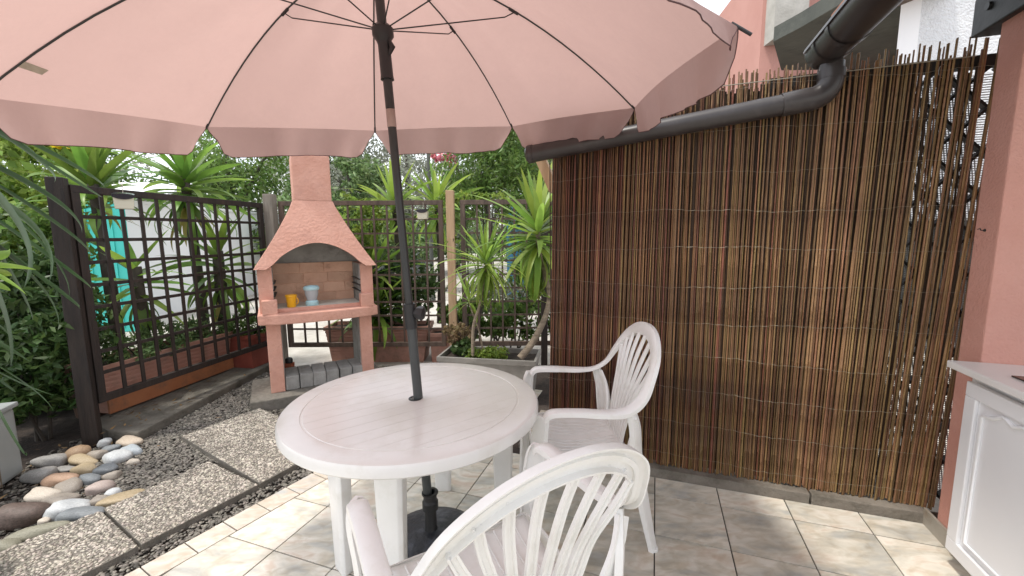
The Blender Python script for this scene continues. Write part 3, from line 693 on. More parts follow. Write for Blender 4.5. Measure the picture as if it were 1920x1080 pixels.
# tips: visible ones sit where the ribs end, on the tilted rim plane
PC = Vector((-.41, 1.68, 2.005)); PN = Vector((-.047, -.084, 1)).normalized()
def onplane(x, y):
    d_ = ray(x, y); c0 = Vector((0, 0, CAMH)); return c0+d_*((PC-c0).dot(PN)/d_.dot(PN))
tips = [onplane(387, 238), onplane(703, 245), onplane(960, 237), onplane(1190, 202), onplane(1383, 50)]
def pol(az, r):
    p = Vector((PC.x+r*math.cos(R(az)), PC.y+r*math.sin(R(az)), 0)); p.z = PC.z-(PN.x*(p.x-PC.x)+PN.y*(p.y-PC.y))/PN.z; return p
tips += [pol(-66, 1.16), pol(-118, 1.52), pol(-172, 1.42)]
AP = pole(2.545)
def ribpt(i, t):
    q = tips[i % 8]; p = AP.lerp(q, t); p.z = q.z+(AP.z-q.z)*(1-t**2.0); return p
FLAP = .145
for i in range(8):
    nr, nsg = 26, 20; mb = MB(); vs = []
    for a in range(nr+1):
        t = a/nr
        for b in range(nsg+1):
            s_ = b/nsg; p = ribpt(i, t).lerp(ribpt(i+1, t), s_)
            k_ = math.sin(math.pi*s_); p.z -= .030*k_*math.sin(math.pi*t) ; 
            cc = (AP-p); cc.z = 0; p += cc*(.025*k_*t*t)
            p.z += (.005*math.sin(13*s_+5*t+i)+.0035*math.sin(26*t+i)*(1-k_)**2+.004*t**3*math.sin(s_*19+i*2))*math.sin(math.pi*t)*math.sin(math.pi*s_)**.5
            vs.append(IP @ p)
    fs = [(a*(nsg+1)+b, a*(nsg+1)+b+1, (a+1)*(nsg+1)+b+1, (a+1)*(nsg+1)+b) for a in range(nr) for b in range(nsg)]
    mb.add(vs, fs); mb.build('canopy_panel', M['fabric'], par, sm=80)
    # hanging flap
    nf = 24; nh = 6; vs = []; edge = []
    cen = Vector((PC.x, PC.y, 0))
    for h in range(nh+1):
        hh = h/nh
        for b in range(nf+1):
            s_ = b/nf
            top = ribpt(i, 1).lerp(ribpt(i+1, 1), s_); k_ = math.sin(math.pi*s_); cc = (AP-top); cc.z = 0; top += cc*(.025*k_)
            # inset of the lower corners, rounded
            ins = .055*(hh**1.3)
            s2 = ins+(1-2*ins)*s_
            p = ribpt(i, 1).lerp(ribpt(i+1, 1), s2); cc = (AP-p); cc.z = 0; p += cc*(.025*math.sin(math.pi*s2))
            e = min(s_, 1-s_)*2
            rnd = 1-.55*max(0, 1-e/.16)**2
            dep = FLAP*hh*rnd*(1+.03*math.sin(i*2+s_*9))*(.60 if i == 4 else 1)
            outw = (p-Vector((AP.x, AP.y, p.z))).normalized()
            rip = .013*hh*math.sin(s_*math.pi*(5+i % 3)+i*1.3)+.007*hh*math.sin(s_*31+i)+.004*hh*math.sin(s_*53+2*i)
            if i == 4: rip = rip*.4+.05*hh*math.sin(math.pi*s_)
            if i == 3: rip += .02*hh*math.sin(math.pi*s_)
            p = p+Vector((0, 0, -dep))+outw*(rip+.012*hh)
            vs.append(IP @ p)
            if h == nh: edge.append(IP @ p)
    mb = MB(); fs = [(a*(nf+1)+b, a*(nf+1)+b+1, (a+1)*(nf+1)+b+1, (a+1)*(nf+1)+b) for a in range(nh) for b in range(nf)]
    mb.add(vs, fs); fl = mb.build('flap', M['fabric'], par, sm=80)
    side0 = [vs[h*(nf+1)] for h in range(nh+1)]; side1 = [vs[h*(nf+1)+nf] for h in range(nh, -1, -1)]
    MB().tube(side0+edge[1:-1]+side1, .0017, 5).build('piping', M['piping'], fl)
    # rib and strut
    rb = MB().tube([IP @ (ribpt(i, t)+Vector((0, 0, -.008))) for t in [.02+k*.07 for k in range(15)]], .0036, 6).build('rib', M['darkmetal'], par, sm=60)
    jt = ribpt(i, .46)+Vector((0, 0, -.014))
    MB().tube([IP @ (pole(2.255)+(jt-pole(2.255)).normalized()*.03), IP @ (jt+(pole(2.255)-jt)*.08+Vector((0, 0, -.014))), IP @ jt], .0027, 6).build('strut', M['darkmetal'], par, sm=60)
    MB().tube([IP @ (ribpt(i, .44)+Vector((0, 0, -.01))), IP @ (ribpt(i, .475)+Vector((0, 0, -.011)))], .0065, 6).build('rib_joint', M['blackplastic'], par)
    tp = ribpt(i, 1); dv = (tp-ribpt(i, .9)).normalized()
    MB().tube([IP @ (tp-dv*.02), IP @ (tp+dv*(.045 if i == 4 else .012))], .005, 8).build('rib_tip', M['blackplastic'], par)
tg0 = ribpt(7, .93)
p0 = ribpt(7, .80)+Vector((.0, .0, -.012)); p1 = p0+Vector((.03, .03, -.07))
ct = onplane(30, 118)
mb = MB(); q0 = ribpt(7, .885); 
dirr = (ribpt(7, .9)-ribpt(7, .8)).normalized()
a0 = q0+Vector((0, 0, -.012)); mb.add([IP @ v for v in (a0, a0+dirr*.03, a0+dirr*.032+Vector((.035, .045, -.010)), a0+dirr*.004+Vector((.035, .045, -.010)))], [(0, 1, 2, 3)])
mb.build('care_tag', M['tagm'], par, recalc=False)

# ------------------------------------------------------------------ chairs
# local frame: x lateral, y towards the back, z up
def catmull(P, n=6):
    P = [Vector(p) for p in P]; o = []
    for i in range(len(P)-1):
        a, b, c, d = P[max(i-1, 0)], P[i], P[i+1], P[min(i+2, len(P)-1)]
        for k in range(n):
            t = k/n; o.append(.5*((2*b)+(c-a)*t+(2*a-5*b+4*c-d)*t*t+(3*b-a-3*c+d)*t**3))
    o.append(P[-1]); return o
CH = .98
def make_chair(label):
    ch = empty('garden_chair', label, 'chair', (0, 0, 0), 'white plastic garden chairs at the round table')
    pl = M['plastic']
    # frame: arm, back hoop, arm in one band.  control points (pos, normal, width)
    half = [((.300, -.235, .655), (0, -.35, 1), .050), ((.300, -.20, .684), (0, -.1, 1), .056), ((.300, -.08, .684), (0, 0, 1), .056), ((.303, .04, .676), (.1, -.1, 1), .054),
            ((.300, .13, .682), (.35, -.5, .9), .050), ((.285, .195, .725), (.45, -.9, .45), .050), ((.262, .235, .80), (.25, -1, .25), .054),
            ((.215, .275, .885), (.1, -1, .28), .060), ((.12, .303, .950), (.05, -1, .32), .066), ((.0, .312, .972), (0, -1, .34), .068)]
    full = [((-p[0][0], p[0][1], p[0][2]), (-p[1][0], p[1][1], p[1][2]), p[2]) for p in half] + half[::-1][1:]
    P = catmull([f[0] for f in full]); N_ = catmull([f[1] for f in full]); W = [v.x for v in catmull([(f[2], 0, 0) for f in full])]
    prof = [(-.5, -.008), (-.47, .003), (-.3, .008), (0, .0095), (.3, .008), (.47, .003), (.5, -.008), (.5, -.016), (.42, -.016), (.40, -.003), (.12, .000), (.10, -.007), (-.10, -.007), (-.12, .000), (-.40, -.003), (-.42, -.016), (-.5, -.016)]
    MB().band(P, N_, W, prof).build('back_hoop_and_arms', pl, ch, sm=50)
    # back slats fanning out of the seat
    nsl = 8
    hoopP = P
    for k in range(nsl):
        u = -1+2*k/(nsl-1)
        ang = u*1.18
        tx = .222*math.sin(ang)*1.06; 
        tzz = .745+.205*math.cos(ang)**.8 if abs(ang) < 1.5 else .75
        ty = .229+(tzz-.74)*.33
        bx = u*.105
        c = catmull([(bx, .168, .425), (bx*1.02, .180, .50), (bx*1.1+(tx-bx)*.10, .198, .60), (bx+(tx-bx)*.36, .218, .69), (bx+(tx-bx)*.74, .24+.2*(tzz-.8)*.5, .69+(tzz-.69)*.55), (tx, ty, tzz)], 5)
        wd = [.021+.004*math.sin(math.pi*i/(len(c)-1)) for i in range(len(c))]
        MB().band(c, [(0, -1, .25)]*len(c), wd, [(-.5, -.007), (-.5, .003), (-.3, .006), (.3, .006), (.5, .003), (.5, -.007), (.28, -.007), (.2, -.001), (-.2, -.001), (-.28, -.007)]).build('back_slat', pl, ch, sm=45)
    # lower back rail linking the slats to the rear legs
    for sgn in (-1, 1):
        c = catmull([(sgn*.295, .165, .66), (sgn*.262, .185, .60), (sgn*.225, .185, .52), (sgn*.20, .175, .43)], 5)
        MB().band(c, [(0, -1, .2)]*len(c), [.05, .05, .048, .046, .046, .044, .044, .044, .044, .046, .048, .05, .05, .05, .05, .05][:len(c)], [(-.5, -.008), (-.5, .004), (-.3, .007), (.3, .007), (.5, .004), (.5, -.008)]).build('back_side', pl, ch, sm=45)
    # seat
    nx, ny = 16, 18; vs = []
    for j in range(ny+1):
        v = j/ny; y = -.245+.43*v
        hw = .232-.045*v
        for i in range(nx+1):
            u = -1+2*i/nx
            z = .445-.028*math.sin(math.pi*min(v*1.1, 1))*(1-u*u*.5)-.012*v
            z += .012*max(0, abs(u)-.75)*4*.6
            if v < .10: z -= .035*(1-v/.10)**2
            vs.append((u*hw, y, z))
    fs = [(j*(nx+1)+i, j*(nx+1)+i+1, (j+1)*(nx+1)+i+1, (j+1)*(nx+1)+i) for j in range(ny) for i in range(nx)]
    so = MB().add(vs, fs).build('seat', pl, ch, sm=60, recalc=False)
    md = so.modifiers.new('Solid', 'SOLIDIFY'); md.thickness = .007; md.offset = -1
    for k in range(-5, 6):      # raised seat stripes
        if k == 0: continue
        xx = k*.036; pts = [(xx*(1-.18*v), -.205+.36*v, .4478-.028*math.sin(math.pi*min((.09+.84*v)*1.1, 1))*(1-(xx/.22)**2*.5)-.012*(.09+.84*v)) for v in [q/10 for q in range(11)]]
        MB().band(pts, [(0, 0, 1)]*11, .006, [(-.5, -.002), (-.3, .0012), (.3, .0012), (.5, -.002)]).build('seat_rib', pl, so)
    # apron
    ap = catmull([(-.205, .17, .405), (-.232, 0, .412), (-.245, -.20, .415), (-.20, -.248, .395), (0, -.256, .385), (.20, -.248, .395), (.245, -.20, .415), (.232, 0, .412), (.205, .17, .405)], 5)
    MB().band(ap, [(0, 0, 1)]*len(ap), .006, [(-.5, -.028), (-.5, .026), (.5, .026), (.5, -.028)]).build('apron', pl, ch, sm=40)
    lp = [(-.5, -.010), (-.42, .010), (0, .014), (.42, .010), (.5, -.010), (.40, -.012), (.34, .0), (-.34, .0), (-.40, -.012)]
    for sgn in (-1, 1):
        c = catmull([(sgn*.302, -.238, .668), (sgn*.300, -.252, .60), (sgn*.285, -.262, .42), (sgn*.278, -.285, .0)], 6)
        nn = [(sgn*.75, -.65, 0)]*len(c)
        MB().band(c, nn, [.052+.026*math.sin(math.pi*min(1, i/(len(c)-1)*1.1)) for i in range(len(c))], lp).build('leg', pl, ch, sm=45)
        c = catmull([(sgn*.300, .150, .672), (sgn*.278, .178, .58), (sgn*.262, .195, .42), (sgn*.272, .235, .2), (sgn*.285, .275, .0)], 6)
        nn = [(sgn*.7, .7, 0)]*len(c)
        MB().band(c, nn, [.050+.040*math.sin(math.pi*min(1, i/(len(c)-1)*1.05))**1.2 for i in range(len(c))], lp).build('leg', pl, ch, sm=45)
        MB().lathe([(.019, 0), (.021, .004), (.019, .016)], 12, (sgn*.285, .278, 0)).build('foot_cap', pl, ch, sm=40)
        # gusset from seat to legs
        MB().band([(sgn*.225, -.15, .415), (sgn*.278, -.252, .425)], [(0, 0, 1)]*2, .006, [(-.5, -.03), (-.5, .02), (.5, .02), (.5, -.03)]).build('seat_bracket', pl, ch)
        MB().band([(sgn*.205, .13, .41), (sgn*.262, .192, .43)], [(0, 0, 1)]*2, .006, [(-.5, -.03), (-.5, .03), (.5, .03), (.5, -.03)]).build('seat_bracket', pl, ch)
    return ch
ch1 = make_chair('white plastic armchair against the reed screen at the right side of the table')
ch2 = copy_tree(ch1); ch2['label'] = 'white plastic armchair nearest the camera with its back turned to us'
# chair 1 faces -x: local y(back) -> +x
ch1.location = (.352, 2.02, 0); ch1.rotation_euler = (0, 0, math.atan2(-1, .05))  # local +y to (1,.05)
fwd = Vector((-.547, .837, 0)); ch2.rotation_euler = (0, 0, math.atan2(fwd.y, fwd.x)+math.pi/2)
ch2.rotation_euler.z -= R(3); ch2.scale = (1.05, 1.05, 1.02); ch2.location = Vector((-.175, 1.235, 0)) - fwd*.215

# ------------------------------------------------------------------ river stones
ST = [(410, 415, 115, 90, 'ochre', 10), (515, 415, 95, 60, 'beige', 0), (445, 447, 150, 55, 'yellow', 5), (270, 447, 160, 75, 'grey', 15), (685, 350, 125, 62, 'tan', 0),
      (590, 385, 85, 42, 'slate', 30), (697, 395, 115, 60, 'blue', -10), (620, 430, 130, 80, 'pale', -5), (710, 452, 75, 30, 'sand', 0), (205, 522, 155, 80, 'grey', 8),
      (335, 492, 125, 35, 'grey', 8), (455, 490, 150, 55, 'yellow', 0), (565, 495, 120, 60, 'slate', 10), (325, 548, 165, 75, 'orange', 10), (470, 545, 135, 60, 'slate', 0),
      (595, 525, 75, 55, 'beige', 20), (370, 585, 150, 70, 'beige', -10), (530, 590, 120, 75, 'pink', 45), (232, 628, 150, 72, 'sand', 10), (315, 663, 160, 90, 'beige', 5),
      (600, 612, 80, 45, 'pale', 10), (365, 700, 175, 90, 'pale', 30), (435, 732, 195, 85, 'slate', 20), (525, 655, 95, 48, 'beige', 20), (640, 645, 230, 55, 'yellow', 28),
      (215, 820, 245, 80, 'olive', 25), (105, 740, 210, 140, 'brown', 20), (40, 900, 110, 85, 'olive', 10), (237, 763, 60, 38, 'sand', 10), (560, 352, 62, 50, 'pale', 20)]
SL = ['ochre brown river stone nearest the foot of the dark post', 'rounded beige stone right beside the foot of the dark post', 'flat mustard stone just below the ochre brown stone', 'broad grey stone at the back left of the stone pile',
      'tan stone at the far right corner of the pile by the concrete strip', 'small dark slate stone tucked between the white lump and pale stones', 'light blue grey stone below the tan stone at the right of the pile',
      'large pale blue round stone in the right half of the pile', 'small flat sandy stone at the right edge against the gravel', 'grey egg-shaped stone at the left edge of the pile', 'thin grey sliver of stone behind the orange one',
      'mustard yellow stone in the centre of the pile', 'dark slate stone right of the mustard yellow centre stone', 'orange terracotta coloured stone left of the centre', 'slate blue stone below the mustard yellow centre stone',
      'small beige brown stone at the right below the dark slate one', 'beige stone just below the orange one', 'pinkish stone standing tilted right of the middle', 'sandy cream oval stone at the left below the grey egg-shaped stone',
      'grey brown stone in front of the sandy cream oval one', 'small pale stone between the pinkish stone and the long yellow one', 'whitish angular stone in the lower middle of the pile', 'long slate grey stone touching the corner of the near paver',
      'small brownish stone between slate grey and long yellow ones', 'long yellow olive stone lying along the edge of the middle paver', 'long olive stone lying along the edge of the near paver', 'big dark brown rock at the lower left of the pile',
      'olive stone cut off by the left edge of the picture', 'tiny cream pebble above the long olive stone', 'small white lump of stone behind the pile beside the post']
SC = dict(ochre=((.30, .17, .07), (.40, .25, .12)), beige=((.30, .25, .19), (.40, .34, .27)), yellow=((.38, .27, .12), (.50, .38, .20)), grey=((.24, .23, .21), (.36, .34, .31)), tan=((.48, .37, .25), (.6, .48, .34)),
          slate=((.15, .17, .18), (.24, .265, .28)), blue=((.34, .40, .44), (.46, .52, .55)), pale=((.44, .47, .48), (.6, .62, .61)), sand=((.50, .42, .32), (.62, .54, .42)), orange=((.46, .24, .12), (.55, .34, .2)),
          pink=((.42, .31, .26), (.52, .41, .35)), olive=((.20, .19, .12), (.30, .28, .19)), brown=((.085, .055, .04), (.16, .10, .075)))
SC = {k: tuple(tuple(.72*x+.28*(sum(c)/3) for x in c) for c in v) for k, v in SC.items()}
SMT = {k: mat('stone_'+k, v[0], v[1], 9, .6, .15, 40, dirt=tuple(x*.6 for x in v[0]), dscale=14, dpos=(.5, .75)) for k, v in SC.items()}
for (cx, cy, wp, hp, ck, an), lab in zip(ST, SL):
    px, py = cx*.3517, 700+cy*.3517
    hz = .028
    p = G(px, py+hp*.3517*.15, hz*.8); D = (p-Vector((0, 0, CAMH))).dot(FW)
    wm = wp*.3517*D/FPX
    bm = bmesh.new(); bmesh.ops.create_icosphere(bm, subdivisions=3, radius=1)
    s1, s2, s3 = rng.uniform(0, 6, 3)
    for v in bm.verts:
        v.co = Vector([math.copysign(abs(q_)**.84, q_) for q_ in v.co])
        c = v.co; k = 1+.09*math.sin(3*c.x+s1)+.08*math.sin(3.5*c.y+s2)+.06*math.sin(4*c.z+s3+2*c.x)+.03*math.sin(7*c.x+5*c.y+s1)
        v.co = Vector((c.x*k*(1-.12*c.y*math.sin(s1)), c.y*k*(1-.18*c.x*math.cos(s2)), c.z*k))
    vis = hp*.3517*D/FPX     # apparent height = depth*sin + height*cos
    dep = min(max(vis*1.3, wm*.48), wm*.9); hgt = max(.034, vis*.78); wm *= .95; dep *= .95
    me = bpy.data.meshes.new('river_stone'); bm.to_mesh(me); bm.free(); me.materials.append(SMT[ck]); smooth(me)
    o = inst('river_stone', me); o.scale = (wm/2*1.05, dep/2, hgt/2*1.15); o.location = (p.x, p.y, hgt*.32-.01); o.rotation_euler = (rng.uniform(-.15, .15), rng.uniform(-.15, .15), R(an*1.5)-.25)
    tag(o, lab, 'stone', 'river stones piled beside the pavers')

pebbles('gravel', [(-3.2, 1.5), (-2.55, 1.6), (-2.25, 2.05), (-2.1, 2.45), (-2.35, 2.85), (-2.9, 2.85)], 1100, .005, .012, -.012, M['gravel_dark'])
# fallen leaves
lv = rng.uniform(0, 1, (150, 2)); mb = MB()
for k in range(150):
    if k < 60: p = Vector((-3.2+.5*lv[k, 0], 2.8+1.6*lv[k, 1], .063))
    elif k < 120: p = Vector((-3.4+1.0*lv[k, 0], 1.8+1.0*lv[k, 1], .0))
    else: p = Vector((-2.4+1.2*lv[k, 0], 2.9+1.2*lv[k, 1], .012))
    a_ = rng.uniform(0, 6.28); L_ = rng.uniform(.012, .03); d1 = Vector((math.cos(a_), math.sin(a_), rng.uniform(-.1, .4)))*L_; d2 = Vector((-math.sin(a_), math.cos(a_), .2))*L_*.35
    mb.add([p-d1, p+d2, p+d1+Vector((0, 0, .004)), p-d2], [(0, 1, 2, 3)])
tag(mb.build('fallen_leaves', mat('dry_leaf', (.12, .07, .03), (.25, .16, .07), 9, .8, island=.4), recalc=False), kind='stuff')
# ------------------------------------------------------------------ trellises
def trellis(name, label, P0, P1, z0, z1, m, mf, nx, nz, sw=.020, fw=.05, skip=()):
    P0, P1 = Vector(P0), Vector(P1); Ln = (P1-P0).length; d_ = (P1-P0)/Ln
    t = empty(name, label, 'trellis', P0); t.rotation_euler = (0, 0, math.atan2(d_.y, d_.x))
    MB().box((Ln/2, 0, z1-fw/2), (Ln, .04, fw)).build('top_rail', mf, t, bevel=.003)
    MB().box((Ln/2, 0, z0+fw/2), (Ln, .04, fw)).build('bottom_rail', mf, t, bevel=.003)
    for x in (fw/2, Ln-fw/2): MB().box((x, 0, (z0+z1)/2), (fw, .04, z1-z0-2*fw)).build('stile', mf, t, bevel=.003)
    r = random.Random(len(label))
    mv = MB().box((0, 0, 0), (sw, .012, z1-z0-2*fw)).mesh('slat', m); mh = MB().box((0, 0, 0), (Ln-2*fw, .012, sw)).mesh('slat', m)
    for i in range(nx):
        x = fw+(Ln-2*fw)*(i+1)/(nx+1); o = inst('slat', mv, t); o.location = (x, -.0065, (z0+z1)/2); o.rotation_euler = (0, r.gauss(0, .004), 0)
    for i in range(nz):
        z = z0+fw+(z1-z0-2*fw)*(i+1)/(nz+1); o = inst('slat', mh, t); o.location = (Ln/2, .0065, z); o.rotation_euler = (0, r.gauss(0, .003), 0)
    return t
C0 = (-2.968, 2.85, 0); C1 = (-2.66, 4.50, 0)
trellis('trellis_panel', 'black stained trellis panel left of the brazier beside the dark post', C0, C1, .27, 1.80, M['darkwood'], M['darkwood'], 11, 8, sw=.025)
trellis('trellis_panel', 'brown trellis panel behind the brazier, left of the pale post', (-2.54, 4.62, 0), (-.75, 4.62, 0), .20, 1.83, M['brownwood'], M['brownwood'], 11, 9)
trellis('trellis_panel', 'brown trellis panel between the pale post and the reed screen', (-.56, 4.62, 0), (.62, 4.62, 0), .20, 1.83, M['brownwood'], M['brownwood'], 7, 9)
def post(label, p, w_, h, m, rz=0, z0=-.05):
    t = empty('fence_post', label, 'post', (p[0], p[1], 0)); t.rotation_euler = (0, 0, rz)
    MB().box((0, 0, (h+z0)/2), (w_, w_, h-z0)).build('shaft', m, t, bevel=.006)
    return t
post('thick dark timber post at the left end of the black trellis beside the stones', (-2.985, 2.80), .088, 1.84, M['darkwood'], .5)
post('weathered grey post behind the brazier where the two trellises meet', (-2.60, 4.56), .10, 1.90, M['greywood'])
post('pale new timber post between the two brown trellis panels', (-.665, 4.60), .085, 1.93, M['palewood'])
post('dark post behind the left end of the reed screen', (.36, 4.58), .07, 1.80, M['darkwood'])
def lantern(label, P, s, rz):
    t = empty('solar_lamp', label, 'solar lamp', P, 'solar lamps hooked on the trellis rails', rz=rz)
    t.scale = (1, 1, 1.35)
    MB().add([(-.5*s, -.4*s, 0), (.5*s, -.4*s, 0), (.5*s, .4*s, 0), (-.5*s, .4*s, 0), (-.56*s, -.44*s, .62*s), (.56*s, -.44*s, .62*s), (.56*s, .44*s, .62*s), (-.56*s, .44*s, .62*s)],
             [(3, 2, 1, 0), (4, 5, 6, 7), (0, 1, 5, 4), (1, 2, 6, 5), (2, 3, 7, 6), (3, 0, 4, 7)]).build('body', M['cream'], t, bevel=.003)
    mb = MB(); n = 8; vs = []
    for y0, zz in ((-.5*s, .0), (.48*s, .12*s)):
        for k in range(n+1):
            u = -1+2*k/n; vs.append((u*.6*s, y0, .60*s+zz-.12*s*(1-u*u)*(1 if y0 < 0 else 0)))
    for y0, zz in ((-.5*s, .0), (.48*s, .12*s)):
        for k in range(n+1):
            u = -1+2*k/n; vs.append((u*.6*s, y0, .72*s+zz+.06*s*(1-u*u)))
    m1 = n+1
    fs = [(k, k+1, m1+k+1, m1+k) for k in range(n)]+[(2*m1+k, 2*m1+k+1, 3*m1+k+1, 3*m1+k) for k in range(n)]+[(k, k+1, 2*m1+k+1, 2*m1+k) for k in range(n)]+[(m1+k, m1+k+1, 3*m1+k+1, 3*m1+k) for k in range(n)]+[(0, m1, 3*m1, 2*m1), (n, m1+n, 3*m1+n, 2*m1+n)]
    mb.add(vs, fs); mb.build('solar_lid', M['blackglass'], t)
    MB().tube([(0, .1*s, .8*s), (.02*s, .3*s, 1.25*s), (-.06*s, .5*s, 1.4*s), (-.02*s, .75*s, 1.2*s)], .0022, 5).build('hook', M['wire'], t)
lantern('small black lidded solar lamp hanging on the black trellis near the dark post', DD(234, 392, 2.98), .10, 1.40-math.pi/2+.9)
lantern('small black lidded solar lamp hanging on the brown trellis beside the parasol pole', DD(793, 411, 4.50), .10, 0)

# ------------------------------------------------------------------ brazier
BL = Vector((-2.13, 3.42, 0)); BA = R(30)
br = empty('stone_brazier', 'salmon pink masonry barbecue with arched opening, hood and chimney', 'barbecue', BL); br.rotation_euler = (0, 0, BA)
# local: x along the front (0...0.99), y to the back, z up
W = .985
sl = MB().prism([(-.10, -.10), (W+.04, -.10), (W+.04, .56), (-.10, .56)], -.02, .085).build('base_slab', M['cement'], br, bevel=.008)
for x0 in (.055, W-.165):
    MB().box((x0+.055, .27, .085+.31), (.11, .44, .62)).build('leg', M['brazier'], br, bevel=.006)
    MB().box((x0+.055+(.0575 if x0 < .5 else -.0575), .28, .085+.31), (.006, .40, .61)).build('leg_inner_face', M['brazinner'], br)
# counter with bowed front
pts = [(0, .54), (W, .54), (W, .02)]+[(W*(1-k/12), .02-.085*math.sin(math.pi*k/12)**.7) for k in range(1, 12)]+[(0, .02)]
MB().prism(pts, .70, .79).build('counter', M['brazier'], br, bevel=.012)
MB().box((W/2, .30, .80), (W-.22, .40, .03)).build('hearth', M['brazfloor'], br, bevel=.004)
MB().prism([(W/2-.36, .075), (W/2+.36, .075), (W/2+.36, .1), (W/2-.36, .1)], .79, .822).build('hearth_lip', M['brazier'], br, bevel=.004)
for sg in (-1, 1):
    xc = W/2+sg*(W/2-.075)
    MB().box((xc, .30, .79+.20), (.11, .44, .40)).build('side_column', M['brazier'], br, bevel=.008)
    MB().box((xc-sg*.0575, .31, .79+.20), (.006, .40, .39)).build('column_lining', M['brazinner'], br)
    MB().box((W/2+sg*(W/2-.095), .045, .79+.06), (.115, .10, .12)).build('front_block', M['brazier'], br, bevel=.006)
    for k in range(3):
        zz = .93+k*.055
        MB().bar((xc-sg*.06, .10, zz), (xc-sg*.075, .42, zz+.0), .022, .008).build('grill_bracket', M['blackplastic'], br)
    
MB().box((W/2, .4985, .79+.20), (W-.06, .03, .40)).build('back_panel', M['firebrick'], br)
rows = [(.812, [0, .17, .50, .76, 1]), (.912, [0, .26, .60, .88, 1]), (1.012, [0, .36, .66, 1]), (1.112, [0, .32, .62, 1])]
x0_, x1_ = .135, W-.135
rh = .092
for z, cs in rows[:4]:
    for a, b in zip(cs[:-1], cs[1:]):
        MB().box(((x0_+(x1_-x0_)*a+x0_+(x1_-x0_)*b)/2, .49, z+rh/2-.01), ((x1_-x0_)*(b-a)-.004, .03, rh-.004+.004), None).build('fire_brick', M['firebrick'], br, bevel=.002)
# hood
zb, zt_ = 1.175, 1.76
def hw_(z):
    t = (z-zb)/(zt_-zb); return (W/2+.0)*(1-t)**1.0*1.0 + .155*t - .05*math.sin(math.pi*t)*(.3) if t > .10 else W/2+.0 -(t/.10)*(W/2-((W/2)*(.9)+.155*.1-.05*math.sin(math.pi*.1)*.3))
hw0_ = hw_
def hw_(z):
    return sum(hw0_(min(zt_, max(zb, z+k*.02))) if (z-zb) > .12 else hw0_(z) for k in (-2, -1, 0, 1, 2))/5
def yf(z): t = max(0, (z-zb)/(zt_-zb)); return -.015+ .135*t
def yb(z): t = max(0, (z-zb)/(zt_-zb)); return .53-.10*t
aw, ah = .375, .215
nx, nz_ = 32, 14
def front(off, name, m):
    vs = []
    for j in range(nz_+1):
        for i in range(nx+1):
            s_ = -1+2*i/nx; xb = s_*W/2
            zl = zb+(ah*math.sqrt(max(0, 1-(xb/aw)**2)) if abs(xb) < aw else 0)
            z = zl+(zt_-zl)*j/nz_
            vs.append((W/2+s_*hw_(z)*(1-off*.5), yf(z)+off, z))
    return vs
vf = front(0, '', None); vbk = front(.035, '', None)
fs = []; n1 = nx+1; tot = len(vf)
for j in range(nz_):
    for i in range(nx): fs += [(j*n1+i, j*n1+i+1, (j+1)*n1+i+1, (j+1)*n1+i), (tot+j*n1+i+1, tot+j*n1+i, tot+(j+1)*n1+i, tot+(j+1)*n1+i+1)]
for i in range(nx): fs.append((i+1, i, tot+i, tot+i+1))
mb = MB(); mb.add(vf+vbk, fs)
# sides and back
for sg in (-1, 1):
    vs = []
    for j in range(nz_+1):
        z = zb+(zt_-zb)*j/nz_
        for yy in (yf(z), yb(z)): vs.append((W/2+sg*hw_(z), yy, z))
    mb.add(vs, [(2*j, 2*j+1, 2*j+3, 2*j+2) for j in range(nz_)])
vs = []
for j in range(nz_+1):
    z = zb+(zt_-zb)*j/nz_
    for sg in (-1, 1): vs.append((W/2+sg*hw_(z), yb(z), z))
mb.add(vs, [(2*j, 2*j+1, 2*j+3, 2*j+2) for j in range(nz_)])
hood = mb.build('hood', M['brazier'], br, sm=50)
# inner dome
vs = []
for j in range(9):
    z = zb+(zt_-.08-zb)*j/8
    for sx_, yy in ((-1, yb(z)-.03), (1, yb(z)-.03)): vs.append((W/2+sx_*(hw_(z)-.03), yy, z))
mb = MB(); mb.add(vs, [(2*j, 2*j+1, 2*j+3, 2*j+2) for j in range(8)])
for sg in (-1, 1):
    vs = []
    for j in range(9):
        z = zb+(zt_-.08-zb)*j/8
        for yy in (yf(z)+.04, yb(z)-.03): vs.append((W/2+sg*(hw_(z)-.03), yy, z))
    mb.add(vs, [(2*j, 2*j+1, 2*j+3, 2*j+2) for j in range(8)])
mb.build('hood_lining', M['brazinner'], br, recalc=False)
# chimney
yc = (yf(zt_)+yb(zt_))/2; hc = .155
MB().prism([(W/2-hc, yc-.15), (W/2+hc, yc-.15), (W/2+hc, yc+.15), (W/2-hc, yc+.15)], zt_-.004, 2.16).build('chimney', M['brazier'], br, bevel=.012)
MB().prism([(W/2-hc+.006, yc-.145), (W/2+hc-.006, yc-.145), (W/2+hc-.006, yc+.145), (W/2-hc+.006, yc+.145)], 2.163, 2.42).build('chimney_pot', M['brazier'], br, bevel=.012)
# blocks on the base
for k in range(6):
    x = .20+k*.118
    b = empty('paving_block', None, 'block')
    col.objects.unlink(b); bpy.data.objects.remove(b)
bt = empty('paving_block', 'grey concrete paving block, leftmost of the row under the barbecue', 'block', (0, 0, 0), 'grey blocks stored under the barbecue')
bpy.data.objects.remove(bt)
pn = ['leftmost', 'second from the left', 'third from the left', 'third from the right', 'second from the right', 'rightmost']
MBR = Matrix.Translation(BL) @ Matrix.Rotation(BA, 4, 'Z')
bme = MB().box((0, 0, 0), (.108, .30, .13)).mesh('paving_block', M['block'], bevel=.012)
for k in range(6):
    o = inst('paving_block', bme); o.matrix_world = MBR @ Matrix.Translation((.225+k*.112, .20, .085+.066+.001)) @ Matrix.Rotation(R(random.uniform(-2, 2)), 4, 'Z')
    tag(o, 'grey concrete paving block under the barbecue, '+pn[k]+' of the row', 'block', 'grey blocks stored under the barbecue')
